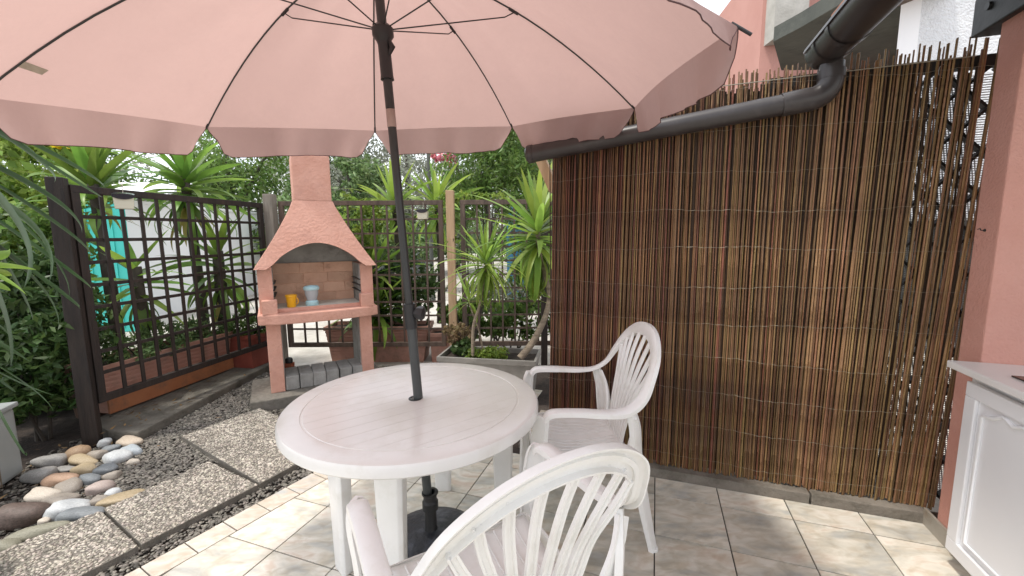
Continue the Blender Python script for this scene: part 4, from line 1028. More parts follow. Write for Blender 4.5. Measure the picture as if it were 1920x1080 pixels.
def onbr(x, y, z): return MBR @ Vector((x, y, z))
cup = empty('yellow_cup', 'small yellow plastic cup on the barbecue hearth', 'cup', onbr(.265, .17, .8165))
MB().lathe([(.034, 0), (.036, .004), (.043, .092), (.048, .095), (.048, .11), (.044, .11), (.040, .09), (.032, .008)], 24, capt=True).build('cup_body', M['yellow'], cup, sm=35)
MB().tube([(.045+.018*math.sin(t), 0, .055+.028*math.cos(t)) for t in [k*math.pi/7 for k in range(8)]], .004, 6).build('handle', M['yellow'], cup, sm=50)
lan = empty('plastic_jar', 'grey jar with pale blue lid and foot on the barbecue hearth', 'jar', onbr(.435, .20, .8165))
MB().lathe([(.052, 0), (.056, .01), (.054, .035), (.044, .045)], 28).build('foot', M['lightblue'], lan, sm=40)
MB().lathe([(.040, .045), (.056, .10), (.060, .145)], 28).build('jar_body', M['greyglass'], lan, sm=40)
MB().lathe([(.064, .142), (.068, .15), (.068, .165), (.055, .178), (.034, .180), (.030, .172)], 28).build('lid', M['lightblue'], lan, sm=40)
pk = empty('fuel_can', 'small red and black can standing by the left barbecue leg', 'can', onbr(.215, .40, .086))
MB().box((0, 0, .08), (.075, .06, .16)).build('can_body', M['redlabel'], pk, bevel=.006)
MB().lathe([(.032, .16), (.034, .19), (.028, .205), (.018, .21)], 14).build('cap', M['blackplastic'], pk, sm=40)

# ------------------------------------------------------------------ planters
def trough(name, label, P, rz, Lx, Ly, H, m, ridges=0, rim=.022, ms=None, soil=True):
    t = empty(name, label, 'planter', P, rz=rz)
    k = .88
    def ring(lx, ly, z): return [(-lx/2, -ly/2, z), (lx/2, -ly/2, z), (lx/2, ly/2, z), (-lx/2, ly/2, z)]
    mb = MB(); rs = [ring(Lx*k, Ly*k, 0), ring(Lx-.03, Ly-.03, H-.05), ring(Lx, Ly, H-.048), ring(Lx, Ly, H), ring(Lx-rim*2, Ly-rim*2, H), ring(Lx-rim*2-.01, Ly-rim*2-.01, H-.08)]
    vs = sum(rs, []); fs = [(3, 2, 1, 0)]
    for l in range(5): fs += [(l*4+i, l*4+(i+1) % 4, (l+1)*4+(i+1) % 4, (l+1)*4+i) for i in range(4)]
    mb.add(vs, fs); mb.build('tub', m, t, bevel=.005)
    if ridges:
        for q in range(ridges):
            z = .03+(H-.10)*q/(ridges-1); f_ = k+(1-k)*z/H
            rb = MB(); 
            for sg in (-1, 1): rb.box((0, sg*(Ly*f_/2-.006), z), (Lx*f_-.03, .012, (H-.1)/ridges*.5)); 
            rb.box((-(Lx*f_/2-.006), 0, z), (.012, Ly*f_-.03, (H-.1)/ridges*.5)); rb.box(((Lx*f_/2-.006), 0, z), (.012, Ly*f_-.03, (H-.1)/ridges*.5))
            rb.build('ridge', m, t)
    MB().box((0, 0, H-.055), (Lx-rim*2-.006, Ly-rim*2-.006, .02)).build('potting_soil', M['soil'], t)
    return t
tl = (G(200, 781, .06)+G(437, 691, .06))/2
dv = (G(437, 691, .06)-G(200, 781, .06)); rz = math.atan2(dv.y, dv.x)
nb_ = Vector((-math.sin(rz), math.cos(rz), 0))
if nb_.x > 0: nb_ = -nb_
PLc = tl+nb_*.16; PLc.z = .0605
pt1 = trough('terracotta_planter', 'long ribbed terracotta planter behind the black trellis', PLc, rz, dv.length+.06, .34, .40, M['terracotta'], 9)
MB().box((0, -.175+.0, .10), (dv.length-.02, .02, .17)).build('front_board', M['orange'], pt1, bevel=.003)
rp2 = trough('red_planter', 'dark red square planter at the far end of the black trellis', DD(468, 640, 4.25)*1, rz, .30, .30, .36, M['redpot'])
q = G(462, 695, .06); rp2.location = (q.x-.08, q.y+.22, .0605)
trough('terracotta_planter', 'long ribbed terracotta planter behind the brown trellis right of the barbecue', (-1.62, 5.02, -.06), 0, 1.25, .36, .44, M['terracotta'], 9)
trough('terracotta_planter', 'shorter plain terracotta planter behind the brown trellis next to the pale post', (-.72, 4.98, -.06), .0, .55, .34, .36, M['terracotta'], 0)
g0, g1, g2 = G(818, 669, .38), G(1005, 678, .38), G(1022, 651, .38)
gm = (g1-g0); grz = math.atan2(gm.y, gm.x); gb = Vector((-math.sin(grz), math.cos(grz), 0))
gc_ = (g0+g1)/2+gb*.20; gc_.z = .001
gp_ = trough('grey_planter', 'grey rectangular planter with yuccas in front of the brown trellis', gc_, grz, gm.length, .40, .38, M['greyplanter'])

# ------------------------------------------------------------------ plants
def leaf_mesh(name, Ln, Wd, droop, m, fold=.25, n=9, twist=0):
    vs = []; a = 0; p = Vector((0, 0, 0)); st = Ln/n
    for i in range(n+1):
        t = i/n; w_ = Wd*(.35+.65*min(1, t*5))*(1-t**2.2)**.75 if t < 1 else 0
        tdir = Vector((math.cos(a), 0, math.sin(a))); nn = Vector((-math.sin(a), 0, math.cos(a)))
        tw = twist*t
        for sgn in (-1, 0, 1):
            off = Vector((0, math.cos(tw)*sgn*w_/2, math.sin(tw)*sgn*w_/2)) + nn*(abs(sgn)*fold*w_/2)
            vs.append(p+off)
        p = p+tdir*st; a -= droop/n*(.4+1.3*t)
    fs = []
    for i in range(n):
        for k in (0, 1): fs.append((i*3+k, i*3+k+1, i*3+k+4, i*3+k+3))
    return MB().add(vs, fs).mesh(name, m, sm=80, recalc=False)
def leafset(Ln, Wd, m, droops=(.1, .5, 1.0, 1.8, 2.6)):
    return [leaf_mesh('leaf', Ln*f, Wd, d_, m, twist=tw) for d_ in droops for f, tw in ((.85, .3), (1.05, -.4))], len(droops)
def rosette(t, c, n, LS, up=(0, 0, 1), spread=(-.55, 1.35), seed=1, dead=None, hfall=.16, smin=.75, smax=1.1):
    L_, nd = LS; r = random.Random(seed); c = Vector(c)
    for i in range(n):
        f = i/(n-1); elv = spread[1]+(spread[0]-spread[1])*f**.8 + r.gauss(0, .10)
        azm = i*2.39996+r.gauss(0, .15)
        dr_ = min(nd-1, max(0, int(f*nd*.95+r.gauss(0, .5))))
        me = L_[dr_*2+(i % 2)]
        if dead and f > .86 and r.random() < .7: me = r.choice(dead)
        Mx = Matrix.Translation(c+Vector((0, 0, -hfall*f+r.gauss(0, .006)))) @ Matrix.Rotation(azm, 4, 'Z') @ Matrix.Rotation(-elv, 4, 'Y') @ Matrix.Rotation(r.gauss(0, .25), 4, 'X')
        s_ = r.uniform(smin, smax)*(.82+.25*math.sin(math.pi*min(1, f+.2)))
        o = inst('leaf', me, t, Mx @ Matrix.Scale(s_, 4))
def foliage(name, parent, blobs, n, size, m, kind=None, asp=2.2, seed=0, top=None, shell=.55):
    r = np.random.default_rng(seed); cs, rs = [], []
    wts = np.array([b[3]*b[4]*b[5] for b in blobs])**.67; wts /= wts.sum()
    id_ = r.choice(len(blobs), n, p=wts); bb = np.array(blobs)
    u = r.normal(size=(n, 3)); u /= np.linalg.norm(u, axis=1)[:, None]
    rad = shell+(1-shell)*r.random(n)**.5; rad *= 1+.12*np.sin(u[:, 0]*5+id_)*np.sin(u[:, 2]*6+id_*2)
    # clumps: pull leaves to random centres
    P = bb[id_, :3]+u*rad[:, None]*bb[id_, 3:6]
    nc = max(6, n//28); cc = P[r.choice(n, nc)]
    k = r.choice(nc, n); sc_ = float(bb[:, 3:6].mean())*.20
    near = r.random(n) < .75
    P = np.where(near[:, None], cc[k]+r.normal(size=(n, 3))*sc_*.6, P)
    d_ = r.normal(size=(n, 3)); d_[:, 2] += .1; d_ /= np.linalg.norm(d_, axis=1)[:, None]
    e = np.cross(d_, r.normal(size=(n, 3))); e /= np.linalg.norm(e, axis=1)[:, None]; nn = np.cross(d_, e)
    s_ = size*r.uniform(.6, 1.25, n)[:, None]
    v0 = P-d_*s_/2; v2 = P+d_*s_/2; v1 = P+e*s_/asp/2+nn*s_*.08-d_*s_*.05; v3 = P-e*s_/asp/2+nn*s_*.08-d_*s_*.05
    vs = np.stack([v0, v1, v2, v3], 1).reshape(-1, 3); b4 = np.arange(n)[:, None]*4
    fs = np.stack([b4+[0, 1, 2], b4+[0, 2, 3]], 1).reshape(-1, 3)
    me = bpy.data.meshes.new(name); me.vertices.add(len(vs)); me.vertices.foreach_set('co', vs.ravel().astype(np.float32))
    me.loops.add(fs.size); me.loops.foreach_set('vertex_index', fs.ravel().astype(np.int32)); me.polygons.add(len(fs)); me.polygons.foreach_set('loop_start', np.arange(0, fs.size, 3, dtype=np.int32))
    me.update(calc_edges=True); me.materials.append(m)
    o = bpy.data.objects.new(name, me); col.objects.link(o)
    if parent: o.parent = parent
    if kind: o['kind'] = kind
    return o
def trunkobj(t, pts, rr, m, name='trunk', n=9):
    P = catmull(pts, 5); R_ = [v.x for v in catmull([(x, 0, 0) for x in rr], 5)]
    return MB().tube(P, R_, n).build(name, m, t, sm=60)
LSy = leafset(.54, .060, M['yucca']); LSd = leafset(.60, .075, M['yuccadark']); LSs = leafset(.34, .030, M['yucca']); LSn = leafset(.50, .032, M['yucca'])
DEAD = [leaf_mesh('leaf', .5, .05, 1.2, M['yuccadead']), leaf_mesh('leaf', .42, .05, .6, M['yuccadead'])]
def yucca(label, base, pts, rr, heads, LS, n, seed, spread=(-.8, 1.35), dead=None, tm='trunk', hf=.16, smin=.75, smax=1.1):
    t = empty('yucca', label, 'plant', base); b = Vector(base)
    trunkobj(t, [Vector(p)-b for p in pts], rr, M[tm])
    for i, h in enumerate(heads): rosette(t, Vector(h)-b, n, LS, seed=seed+i, spread=spread, dead=dead, hfall=hf, smin=smin, smax=smax)
    return t
# gray planter: small one and the tall bent one
bz = .34
b1 = gc_+(g0-g1).normalized()*.10+Vector((0, 0, bz)); 
s0 = DD(886, 655, 3.72); s1 = DD(888, 610, 3.72); s2 = DD(900, 570, 3.72); s3 = DD(908, 520, 3.70); s4 = DD(911, 498, 3.70)
yucca('slim young yucca with a round spiky head in the grey planter', s0, [s0-Vector((0, 0, .06)), s1, s2, s3, s4], [.016, .014, .012, .013, .012], [s4+Vector((0, 0, .05))], LSn, 96, 11, spread=(-1.15, 1.4), hf=.12, smin=.7, smax=1.05)
s5 = [DD(975, 672, 3.62), DD(1000, 640, 3.66), DD(1022, 595, 3.72), DD(1030, 555, 3.76), DD(1022, 515, 3.78), DD(1012, 480, 3.78), DD(1008, 425, 3.78)]
yucca('tall yucca with a bent bare trunk at the right of the grey planter', s5[0], s5, [.034, .03, .026, .023, .021, .024, .022], [s5[-1]+Vector((0, 0, .04))], LSy, 84, 31, spread=(-1.35, 1.4), hf=.36, smin=.9, smax=1.25)
s6 = [DD(905, 655, 3.8), DD(898, 620, 3.8), DD(882, 575, 3.8), DD(880, 560, 3.8)]
yucca('small side yucca shoot low in the grey planter', s6[0], s6, [.009, .008, .007, .006], [s6[-1]], LSs, 14, 41, spread=(-.6, 1.2), hf=.05)
# behind the black trellis
def beh(px, py, D, zg=0.): 
    p = DD(px, py, D); return p
for lab, px, py, D, nn_, sd_, sp_ in (('tall yucca behind the black trellis nearest the dark post', 172, 330, 3.75, 46, 51, (-.15, 1.4)), ('tall yucca rising over the middle of the black trellis', 345, 325, 4.3, 74, 61, (-.9, 1.4))):
    h = DD(px, py, D); g = Vector((h.x, h.y, .35)); 
    yucca(lab, (g.x, g.y, .3), [(g.x+.05, g.y, .30), (g.x+.04, g.y, 1.0), (h.x, h.y, h.z)], [.06, .05, .04], [h], LSd, nn_, sd_, spread=sp_, dead=DEAD, tm='oldtrunk', hf=.35, smin=.9, smax=1.3)
h = DD(408, 470, 4.4); yucca('lower yucca with drooping leaves behind the middle of the black trellis', (h.x, h.y, .3), [(h.x, h.y, .3), (h.x, h.y, .8), tuple(h)], [.06, .06, .05], [h], LSd, 48, 71, spread=(-1.3, 1.2), dead=DEAD, tm='oldtrunk', hf=.5, smin=.8, smax=1.15)
h = DD(255, 500, 3.7); yucca('yellowing yucca with hanging leaves behind the left part of the black trellis', (h.x, h.y, .3), [(h.x, h.y, .3), (h.x, h.y, .8), tuple(h)], [.05, .05, .04], [h], LSd, 26, 73, spread=(-1.35, .9), dead=DEAD, tm='oldtrunk', hf=.45, smin=.7, smax=1.1)
# behind the brown trellis
for lab, px, py, D, n_, sd_, LS_, sp_ in (('bright yucca over the brown trellis left of the parasol pole', 738, 378, 5.3, 50, 81, LSy, (-.7, 1.4)), ('bright yucca over the brown trellis right of the parasol pole', 818, 375, 5.3, 50, 83, LSy, (-.7, 1.4)),
                                       ('lush yucca low behind the brown trellis right of the chimney', 700, 500, 5.0, 60, 85, LSy, (-.9, 1.3)), ('dark yucca behind the ribbed planter at the brown trellis', 705, 570, 5.05, 60, 87, LSd, (-1.0, 1.2))):
    h = DD(px, py, D); yucca(lab, (h.x, h.y, .3), [(h.x, h.y, .3), (h.x+.03, h.y, (.3+h.z)/2), tuple(h)], [.04, .035, .03], [h], LS_, n_, sd_, spread=sp_, tm='oldtrunk', hf=.25, smin=.85, smax=1.25)

def bush(label, blobs, n, size, m, seed, name='shrub', stem=None, asp=2.0, cat='shrub', shell=.4, stems=4):
    c = Vector((sum(b[0] for b in blobs)/len(blobs), sum(b[1] for b in blobs)/len(blobs), 0))
    zmin = min(b[2]-b[5] for b in blobs); 
    t = empty(name, label, cat, (c.x, c.y, 0))
    foliage('foliage', t, [(b[0]-c.x, b[1]-c.y, b[2], b[3], b[4], b[5]) for b in blobs], n, size, m, seed=seed, asp=asp, shell=shell)
    r = random.Random(seed); mb = MB()
    for k in range(stems):
        b = r.choice(blobs); e = Vector((b[0]-c.x, b[1]-c.y, b[2]+b[5]*.3)); s_ = Vector((r.uniform(-.06, .06), r.uniform(-.06, .06), -.05)); md = s_.lerp(e, .5)+Vector((r.uniform(-.1, .1), r.uniform(-.1, .1), 0))
        mb.tube(catmull([s_, md, e], 4), [.010*(1-q/9)+.003 for q in range(9)], 6)
    mb.build('stems', M['oldtrunk'], t)
    return t
# ground cover in grey planter
def local(o, u, v, z): return o.location + Matrix.Rotation(o.rotation_euler.z, 3, 'Z') @ Vector((u, v, z))
p = local(gp_, -.05, -.04, .37); bush('bright green low leafy plant trailing in the front of the grey planter', [(p.x, p.y, p.z, .20, .10, .06), (p.x+.1, p.y-.02, p.z+.01, .12, .09, .07)], 1400, .035, M['limefol'], 5, 'leafy_plant', cat='plant', stems=3)
p = local(gp_, -.26, .05, .39); bush('dark round-leaved plant at the left end of the grey planter', [(p.x, p.y, p.z, .12, .12, .08)], 500, .045, M['darkfol'], 6, 'leafy_plant', cat='plant', asp=1.3, stems=3)
p = local(gp_, -.34, .16, .50); bush('reddish twiggy succulent beside the pale post', [(p.x, p.y, p.z, .13, .12, .12)], 420, .045, fol('foliage_brownish', (.18, .12, .07), (.25, .2, .1)), 7, 'succulent', cat='plant', asp=1.4, stems=5)
# shrubs around
def B3(px, py, D, rx, ry, rz_): p = DD(px, py, D); return (p.x, p.y, p.z, rx, ry, rz_)
bush('dark leafy shrub below the spiky leaves at the left edge', [B3(60, 600, 3.0, .55, .35, .33), B3(20, 540, 3.0, .4, .35, .3), B3(95, 640, 2.95, .28, .25, .2), B3(60, 720, 3.0, .33, .25, .2), B3(0, 740, 2.9, .3, .25, .2)], 5600, .085, M['darkfol'], 21, asp=2.6)
bush('bright yellow-green bush beyond the dark post at the left edge', [B3(55, 330, 4.2, .75, .5, .55), B3(20, 430, 4.0, .6, .5, .5), B3(70, 450, 4.4, .3, .4, .4)], 4200, .11, M['limefol'], 22, asp=1.8)
bush('deep green bush low behind the dark post', [B3(40, 480, 3.6, .5, .4, .45), B3(70, 570, 3.5, .35, .3, .35)], 2600, .09, M['greenfol'], 23, asp=2.2)
bush('leafy climber over the brown trellis beside the barbecue hood', [B3(670, 420, 4.95, .35, .2, .3), B3(650, 470, 4.9, .3, .2, .3), B3(700, 400, 5.0, .25, .2, .2)], 1500, .075, M['limefol'], 24, asp=2.0)
bush('yellow-green climber sprawling over the pale post', [B3(830, 395, 4.7, .13, .12, .16), B3(870, 368, 4.7, .22, .12, .07), B3(925, 372, 4.75, .25, .12, .05), B3(850, 450, 4.52, .08, .06, .06)], 700, .06, M['limefol'], 25, asp=2.2)
bush('dark leafy plants behind the right brown trellis', [B3(900, 590, 5.1, .5, .25, .2), B3(980, 600, 5.0, .4, .25, .25), B3(1000, 520, 5.1, .3, .25, .3)], 2400, .09, M['greenfol'], 26, asp=1.5)
bush('pale variegated shrub low behind the right brown trellis', [B3(930, 560, 5.6, .5, .3, .3)], 1200, .07, M['olive'], 27, asp=1.8)
bush('green undergrowth along the terracotta planter behind the black trellis', [(PLc.x+dv.normalized().x*u, PLc.y+dv.normalized().y*u, .52, .25, .2, .13) for u in (-.3, 0, .3, .55)], 2000, .07, M['hedge'], 28, asp=3.5)
bush('grassy plants in the dark red planter', [(rp2.location.x, rp2.location.y, .50, .2, .2, .16)], 700, .10, M['greenfol'], 29, asp=6)
bush('dark shrub behind the ribbed planter at the brown trellis', [(-1.6, 5.2, .62, .6, .25, .33), (-1.3, 5.2, .9, .4, .25, .3)], 2600, .09, M['darkfol'], 30, asp=2.2)

bush('dark green hedge mass at the far left behind the spiky plant', [B3(-40, 560, 4.2, .8, .5, .7), B3(20, 640, 4.0, .7, .4, .6), B3(90, 690, 3.6, .4, .3, .35), B3(-30, 700, 3.4, .5, .4, .5)], 6500, .10, M['darkfol'], 35, asp=2.2)
# yellow flower at the left
fl_ = empty('yellow_flower', 'single yellow blossom in the bush under the parasol edge', 'flower', DD(112, 280, 3.6))
for k in range(6):
    o = inst('petal', leaf_mesh('petal', .07, .05, .9, M['yellowflower']), fl_, Matrix.Rotation(k*1.047, 4, 'Z') @ Matrix.Rotation(-.5, 4, 'Y'))

# foreground spiky plant at the left edge
fp = empty('spiky_plant', 'blue-green plant with long drooping blades entering from the left edge', 'plant', (-3.05, 2.25, 0))
fb = Vector((-3.05, 2.25, 0))
trunkobj(fp, [(0, 0, 0), (.03, 0, .9), (0, 0, 1.75), (.1, -.05, 2.3)], [.06, .05, .05, .04], M['trunk'])
BLD = [((-60, 215), (60, 290), (102, 342), 2.3, .045), ((-40, 300), (95, 370), (154, 438), 2.3, .045), ((-40, 225), (120, 300), (197, 352), 2.35, .035), ((-50, 215), (110, 320), (192, 370), 2.3, .03),
       ((-60, 360), (60, 425), (92, 530), 2.2, .07), ((-70, 300), (30, 420), (45, 540), 2.1, .09), ((-10, 330), (120, 430), (168, 482), 2.35, .035), ((20, 400), (116, 498), (171, 541), 2.3, .04),
       ((-30, 430), (106, 543), (147, 577), 2.25, .045), ((-60, 630), (0, 647), (56, 678), 2.2, .055), ((-60, 680), (20, 710), (104, 742), 2.2, .018), ((-60, 670), (50, 722), (101, 773), 2.2, .02),
       ((-60, 690), (0, 716), (30, 735), 2.1, .045), ((-40, 700), (21, 818), (49, 847), 2.0, .06), ((-50, 570), (5, 618), (26, 640), 2.2, .03), ((-80, 350), (10, 500), (62, 600), 2.2, .06), ((-60, 420), (60, 520), (110, 610), 2.25, .04),
       ((-60, 250), (20, 262), (75, 300), 2.4, .04), ((-60, 420), (-5, 560), (20, 690), 2.1, .08), ((-40, 340), (80, 460), (130, 560), 2.3, .035)]
def blade_curve(p0, p1, p2, w_, m, parent, org, name='leaf'):
    # bezier through p1
    c = p1*2-(p0+p2)*.5; vs = []; n = 12
    for i in range(n+1):
        t = i/n; p = p0*(1-t)**2+c*2*t*(1-t)+p2*t*t; tn = ((c-p0)*(1-t)+(p2-c)*t).normalized()
        sd_ = tn.cross(Vector((.25, 1, .35))).normalized(); nn = sd_.cross(tn)
        ww = w_*(.75+.25*min(1, t*3))*(1-t**2.5)**.8
        for sg in (-1, 0, 1): vs.append(p+sd_*(sg*ww/2)+nn*(abs(sg)*ww*.15)-org)
    fs = [(i*3+k, i*3+k+1, i*3+k+4, i*3+k+3) for i in range(n) for k in (0, 1)]
    return MB().add(vs, fs).build(name, m, parent, sm=80, recalc=False)
for i, (a, b, c, D, w_) in enumerate(BLD):
    P0 = DD(a[0], a[1], D+.1); P0 = P0.lerp(fb+Vector((0, 0, min(2.3, max(.5, P0.z+.1)))), .55)
    blade_curve(P0, DD(b[0], b[1], D+.03), DD(c[0], c[1], D), w_, M['blade'], fp, fb)
yg = empty('strap_leaf_plant', 'lime green strap leaves poking in at the left edge', 'plant', (-2.75, 2.0, 0)); yb_ = Vector((-2.75, 2.0, 0))
for a, b, c, w_ in (((-70, 500), (0, 498), (69, 506), .035), ((-60, 500), (0, 520), (50, 553), .04), ((-50, 520), (-5, 535), (20, 545), .05), ((-60, 480), (-5, 480), (18, 466), .05), ((-50, 520), (0, 512), (22, 518), .045)):
    blade_curve(DD(a[0], a[1], 2.0), DD(b[0], b[1], 1.95), DD(c[0], c[1], 1.95), w_, M['yucca'], yg, yb_)
MB().tube([(0, 0, 0), DD(-75, 520, 2.0)-yb_], .012, 6).build('stem', M['trunk'], yg)

# brown pot in the shade at the left
dpot = empty('brown_pot', 'dark brown round pot in the shade under the left shrub', 'pot', G(118, 800, 0)+Vector((0, .25, 0)))
MB().lathe([(.11, 0), (.15, .34), (.165, .34), (.165, .38), (.14, .38), (.13, .33)], 28, capt=True).build('pot_body', mat('brown_pot_m', (.07, .035, .02), (.11, .06, .035), 6, .6), dpot, sm=40)

# grey box and green tub at the left edge
cb = G(35, 912, 0)
gx = empty('storage_box', 'pale grey plastic storage box cut off by the left edge', 'box', cb+Vector((-.36, -.15, 0)), rz=.35)
MB().box((0, 0, .21), (.60, .45, .42)).build('box_body', M['greybox'], gx, bevel=.02)
MB().box((0, 0, .435), (.63, .48, .03)).build('box_lid', M['greybox'], gx, bevel=.01)
gb2 = G(-10, 1085, .0)
gt = empty('green_bucket', 'bright green plastic bucket at the bottom left corner', 'bucket', gb2+Vector((-.1, -.1, 0)))
MB().lathe([(.10, 0), (.13, .20), (.14, .20), (.14, .215), (.125, .215), (.10, .01)], 28, capt=True).build('bucket_body', M['greenplastic'], gt, sm=40)
MB().tube([(.13*math.cos(t), .02, .2+.09*math.sin(t)) for t in [k*math.pi/10 for k in range(11)]], .004, 6).build('handle', M['greenplastic'], gt, sm=50)

# ------------------------------------------------------------------ beyond the fence
ww = empty('white_wall', 'long white rendered boundary wall beyond the black trellis', 'wall')
MB().bar((-6.95, 6.6, 1.0), (-7.0, 14.5, 1.0), .2, 2.15).build('wall_body', M['whitewall'], ww)
MB().bar((-6.95, 6.6, 2.095), (-7.0, 14.5, 2.095), .26, .05).build('coping', M['whitewall'], ww)
tq = empty('turquoise_gate', 'turquoise sheet metal gate at the near end of the white wall', 'gate', (-6.75, 6.3, 0))
q0, q1 = DD(150, 480, 6.5), DD(243, 480, 6.6)
q0.z = q1.z = 1.0
MB().bar(q0-Vector((-6.75, 6.3, 0)), q1-Vector((-6.75, 6.3, 0)), .04, 2.10).build('gate_leaf', M['turquoise'], tq)
for f_ in (.25, .5, .75):
    pq = q0.lerp(q1, f_)-Vector((-6.75, 6.3, 0)); MB().bar(pq+Vector((0, -.028, -1.0)), pq+Vector((0, -.028, 1.0)), .012, .01).build('gate_seam', M['turquoise'], tq)
sh = empty('shed_roof', 'white corrugated shed roof showing above the black trellis', 'roof', (-7.3, 7.4, 0))
MB().add([(-.6, 0, 2.12), (1.2, .0, 2.12), (.9, 1.2, 2.52), (-.6, 1.2, 2.52), (-.6, 0, 2.16), (1.2, .0, 2.16), (.9, 1.2, 2.56), (-.6, 1.2, 2.56)], [(0, 3, 2, 1), (4, 5, 6, 7), (0, 1, 5, 4), (1, 2, 6, 5), (2, 3, 7, 6), (3, 0, 4, 7)]).build('roof_sheet', M['whitewall'], sh)
MB().bar((0, .6, 0), (0, .6, 2.2), .08, .08).build('support', M['greywood'], sh)
def tree(label, x, y, h, cr, m, n, size, seed, trunk=.14, fork=True, low=.35, asp=2.2):
    t = empty('tree', label, 'tree', (x, y, -.06), 'trees beyond the fence'); r = random.Random(seed); bl = []
    for k in range(11):
        a = r.uniform(0, 6.28); q = r.uniform(.1, .75)*cr; zz = h*r.uniform(low, .92); s_ = cr*r.uniform(.28, .5)
        bl.append((q*math.cos(a), q*math.sin(a), zz, s_, s_, s_*.8))
    mb = MB(); mb.tube(catmull([(0, 0, 0), (.1*r.uniform(-1, 1), .1, h*.25), (.2*r.uniform(-1, 1), 0, h*.5), (0, 0, h*.8)], 5), [trunk*(1-.05*q) for q in range(16)], 9)
    for b in bl[:7]:
        z0_ = r.uniform(.15, .4)*h; mb.tube(catmull([(0, 0, z0_), (b[0]*.5, b[1]*.5, (z0_+b[2])/2+.1), b[:3]], 4), [trunk*.5*(1-.08*q) for q in range(9)], 6)
    mb.build('trunk', M['oldtrunk'], t, sm=60)
    foliage('crown', t, bl, n, size, m, seed=seed, asp=asp, shell=.25)
    return t
TR = [('grey-green olive tree far behind the barbecue chimney, left side', -6.2, 15, 5.6, 2.6, 'olive'), ('grey-green tree seen between chimney and parasol pole', -3.9, 16, 6.2, 2.6, 'olive'), ('greener tree right behind the chimney', -4.6, 12.0, 4.2, 1.6, 'hedge'),
      ('pale olive tree behind the parasol pole', -2.2, 17, 6.6, 2.5, 'olive'), ('leafy tree far behind the black trellis', -8.6, 13, 5.6, 2.5, 'greenfol'), ('tree at far left behind the yuccas', -11.5, 12, 6.2, 2.8, 'greenfol'),
      ('hazy grey tree behind the street pole', -1.0, 19, 6.4, 2.6, 'olive'), ('tall tree behind the pink building corner', 6.6, 13.5, 7.1, 1.5, 'olive'), ('round tree behind the oleander', 1.2, 14, 6.2, 2.6, 'hedge'), ('bushy tree above the black trellis middle', -7.0, 16.5, 5.8, 2.5, 'greenfol'),
      ('distant tree left of the chimney', -10.0, 20, 7.0, 3.0, 'olive')]
for i, (lab, x, y, h, cr, mm) in enumerate(TR): tree(lab, x, y, h, cr, M[mm], 9500, .14 if mm == 'olive' else .15, 200+i, low=.2)
bush('oleander bush with narrow leaves behind the right brown trellis', [B3(900, 320, 6.4, .75, .6, .55), B3(980, 330, 6.2, .6, .6, .6), B3(940, 240, 6.4, .7, .6, .5), B3(860, 380, 6.4, .5, .5, .4), B3(1000, 430, 6.2, .5, .5, .6)], 11000, .11, M['greenfol'], 31, name='oleander', asp=3.6, shell=.2)
bush('pink flower heads of the oleander beside the street pole', [B3(825, 292, 6.1, .12, .12, .10), B3(848, 300, 6.1, .10, .1, .07)], 260, .06, M['pinkflower'], 32, name='oleander_blossom', asp=1.3, cat='flowers', stems=1)
bush('low shrub line beyond the gravel, left', [B3(480, 450, 11.5, 1.2, .5, .5), B3(560, 455, 11.0, 1.0, .5, .45)], 4200, .13, M['greenfol'], 33)
bush('low shrub line beyond the gravel behind the brown trellis', [B3(690, 455, 11.5, 1.2, .5, .45), B3(780, 455, 11.5, 1.0, .5, .5), B3(880, 450, 11, 1.0, .5, .6), B3(980, 455, 11, .9, .5, .6)], 6500, .13, M['hedge'], 34)
farh = foliage('far_hedge', None, [(x, 27+2*math.sin(x), 2.4, 3.0, 1.5, 3.6+1.4*math.sin(x*.9)) for x in range(-34, 30, 3)], 42000, .30, M['olive'], kind='stuff', seed=77)
lp_ = empty('street_pole', 'slim grey street pole standing beyond the trellis left of the oleander', 'pole', (-1.85, 9.6, -.06))
MB().tube([(0, 0, 0), (0, 0, 4.6)], [.05, .04], 10).build('shaft', M['greyconc'], lp_, sm=50)
MB().tube([(0, 0, 0), (0, 0, .3)], [.07, .06], 10).build('pole_base', M['greyconc'], lp_, sm=50)
bb_ = DD(975, 392, 9.0); bbx = empty('blue_drum', 'blue plastic drum far behind the right trellis', 'drum', (bb_.x, bb_.y, -.06))
MB().lathe([(.28, 0), (.30, .1), (.29, 1.0), (.30, 1.1), (.29, 2.0), (.2, 2.12)], 24).build('drum_body', M['bluebin'], bbx, sm=40)
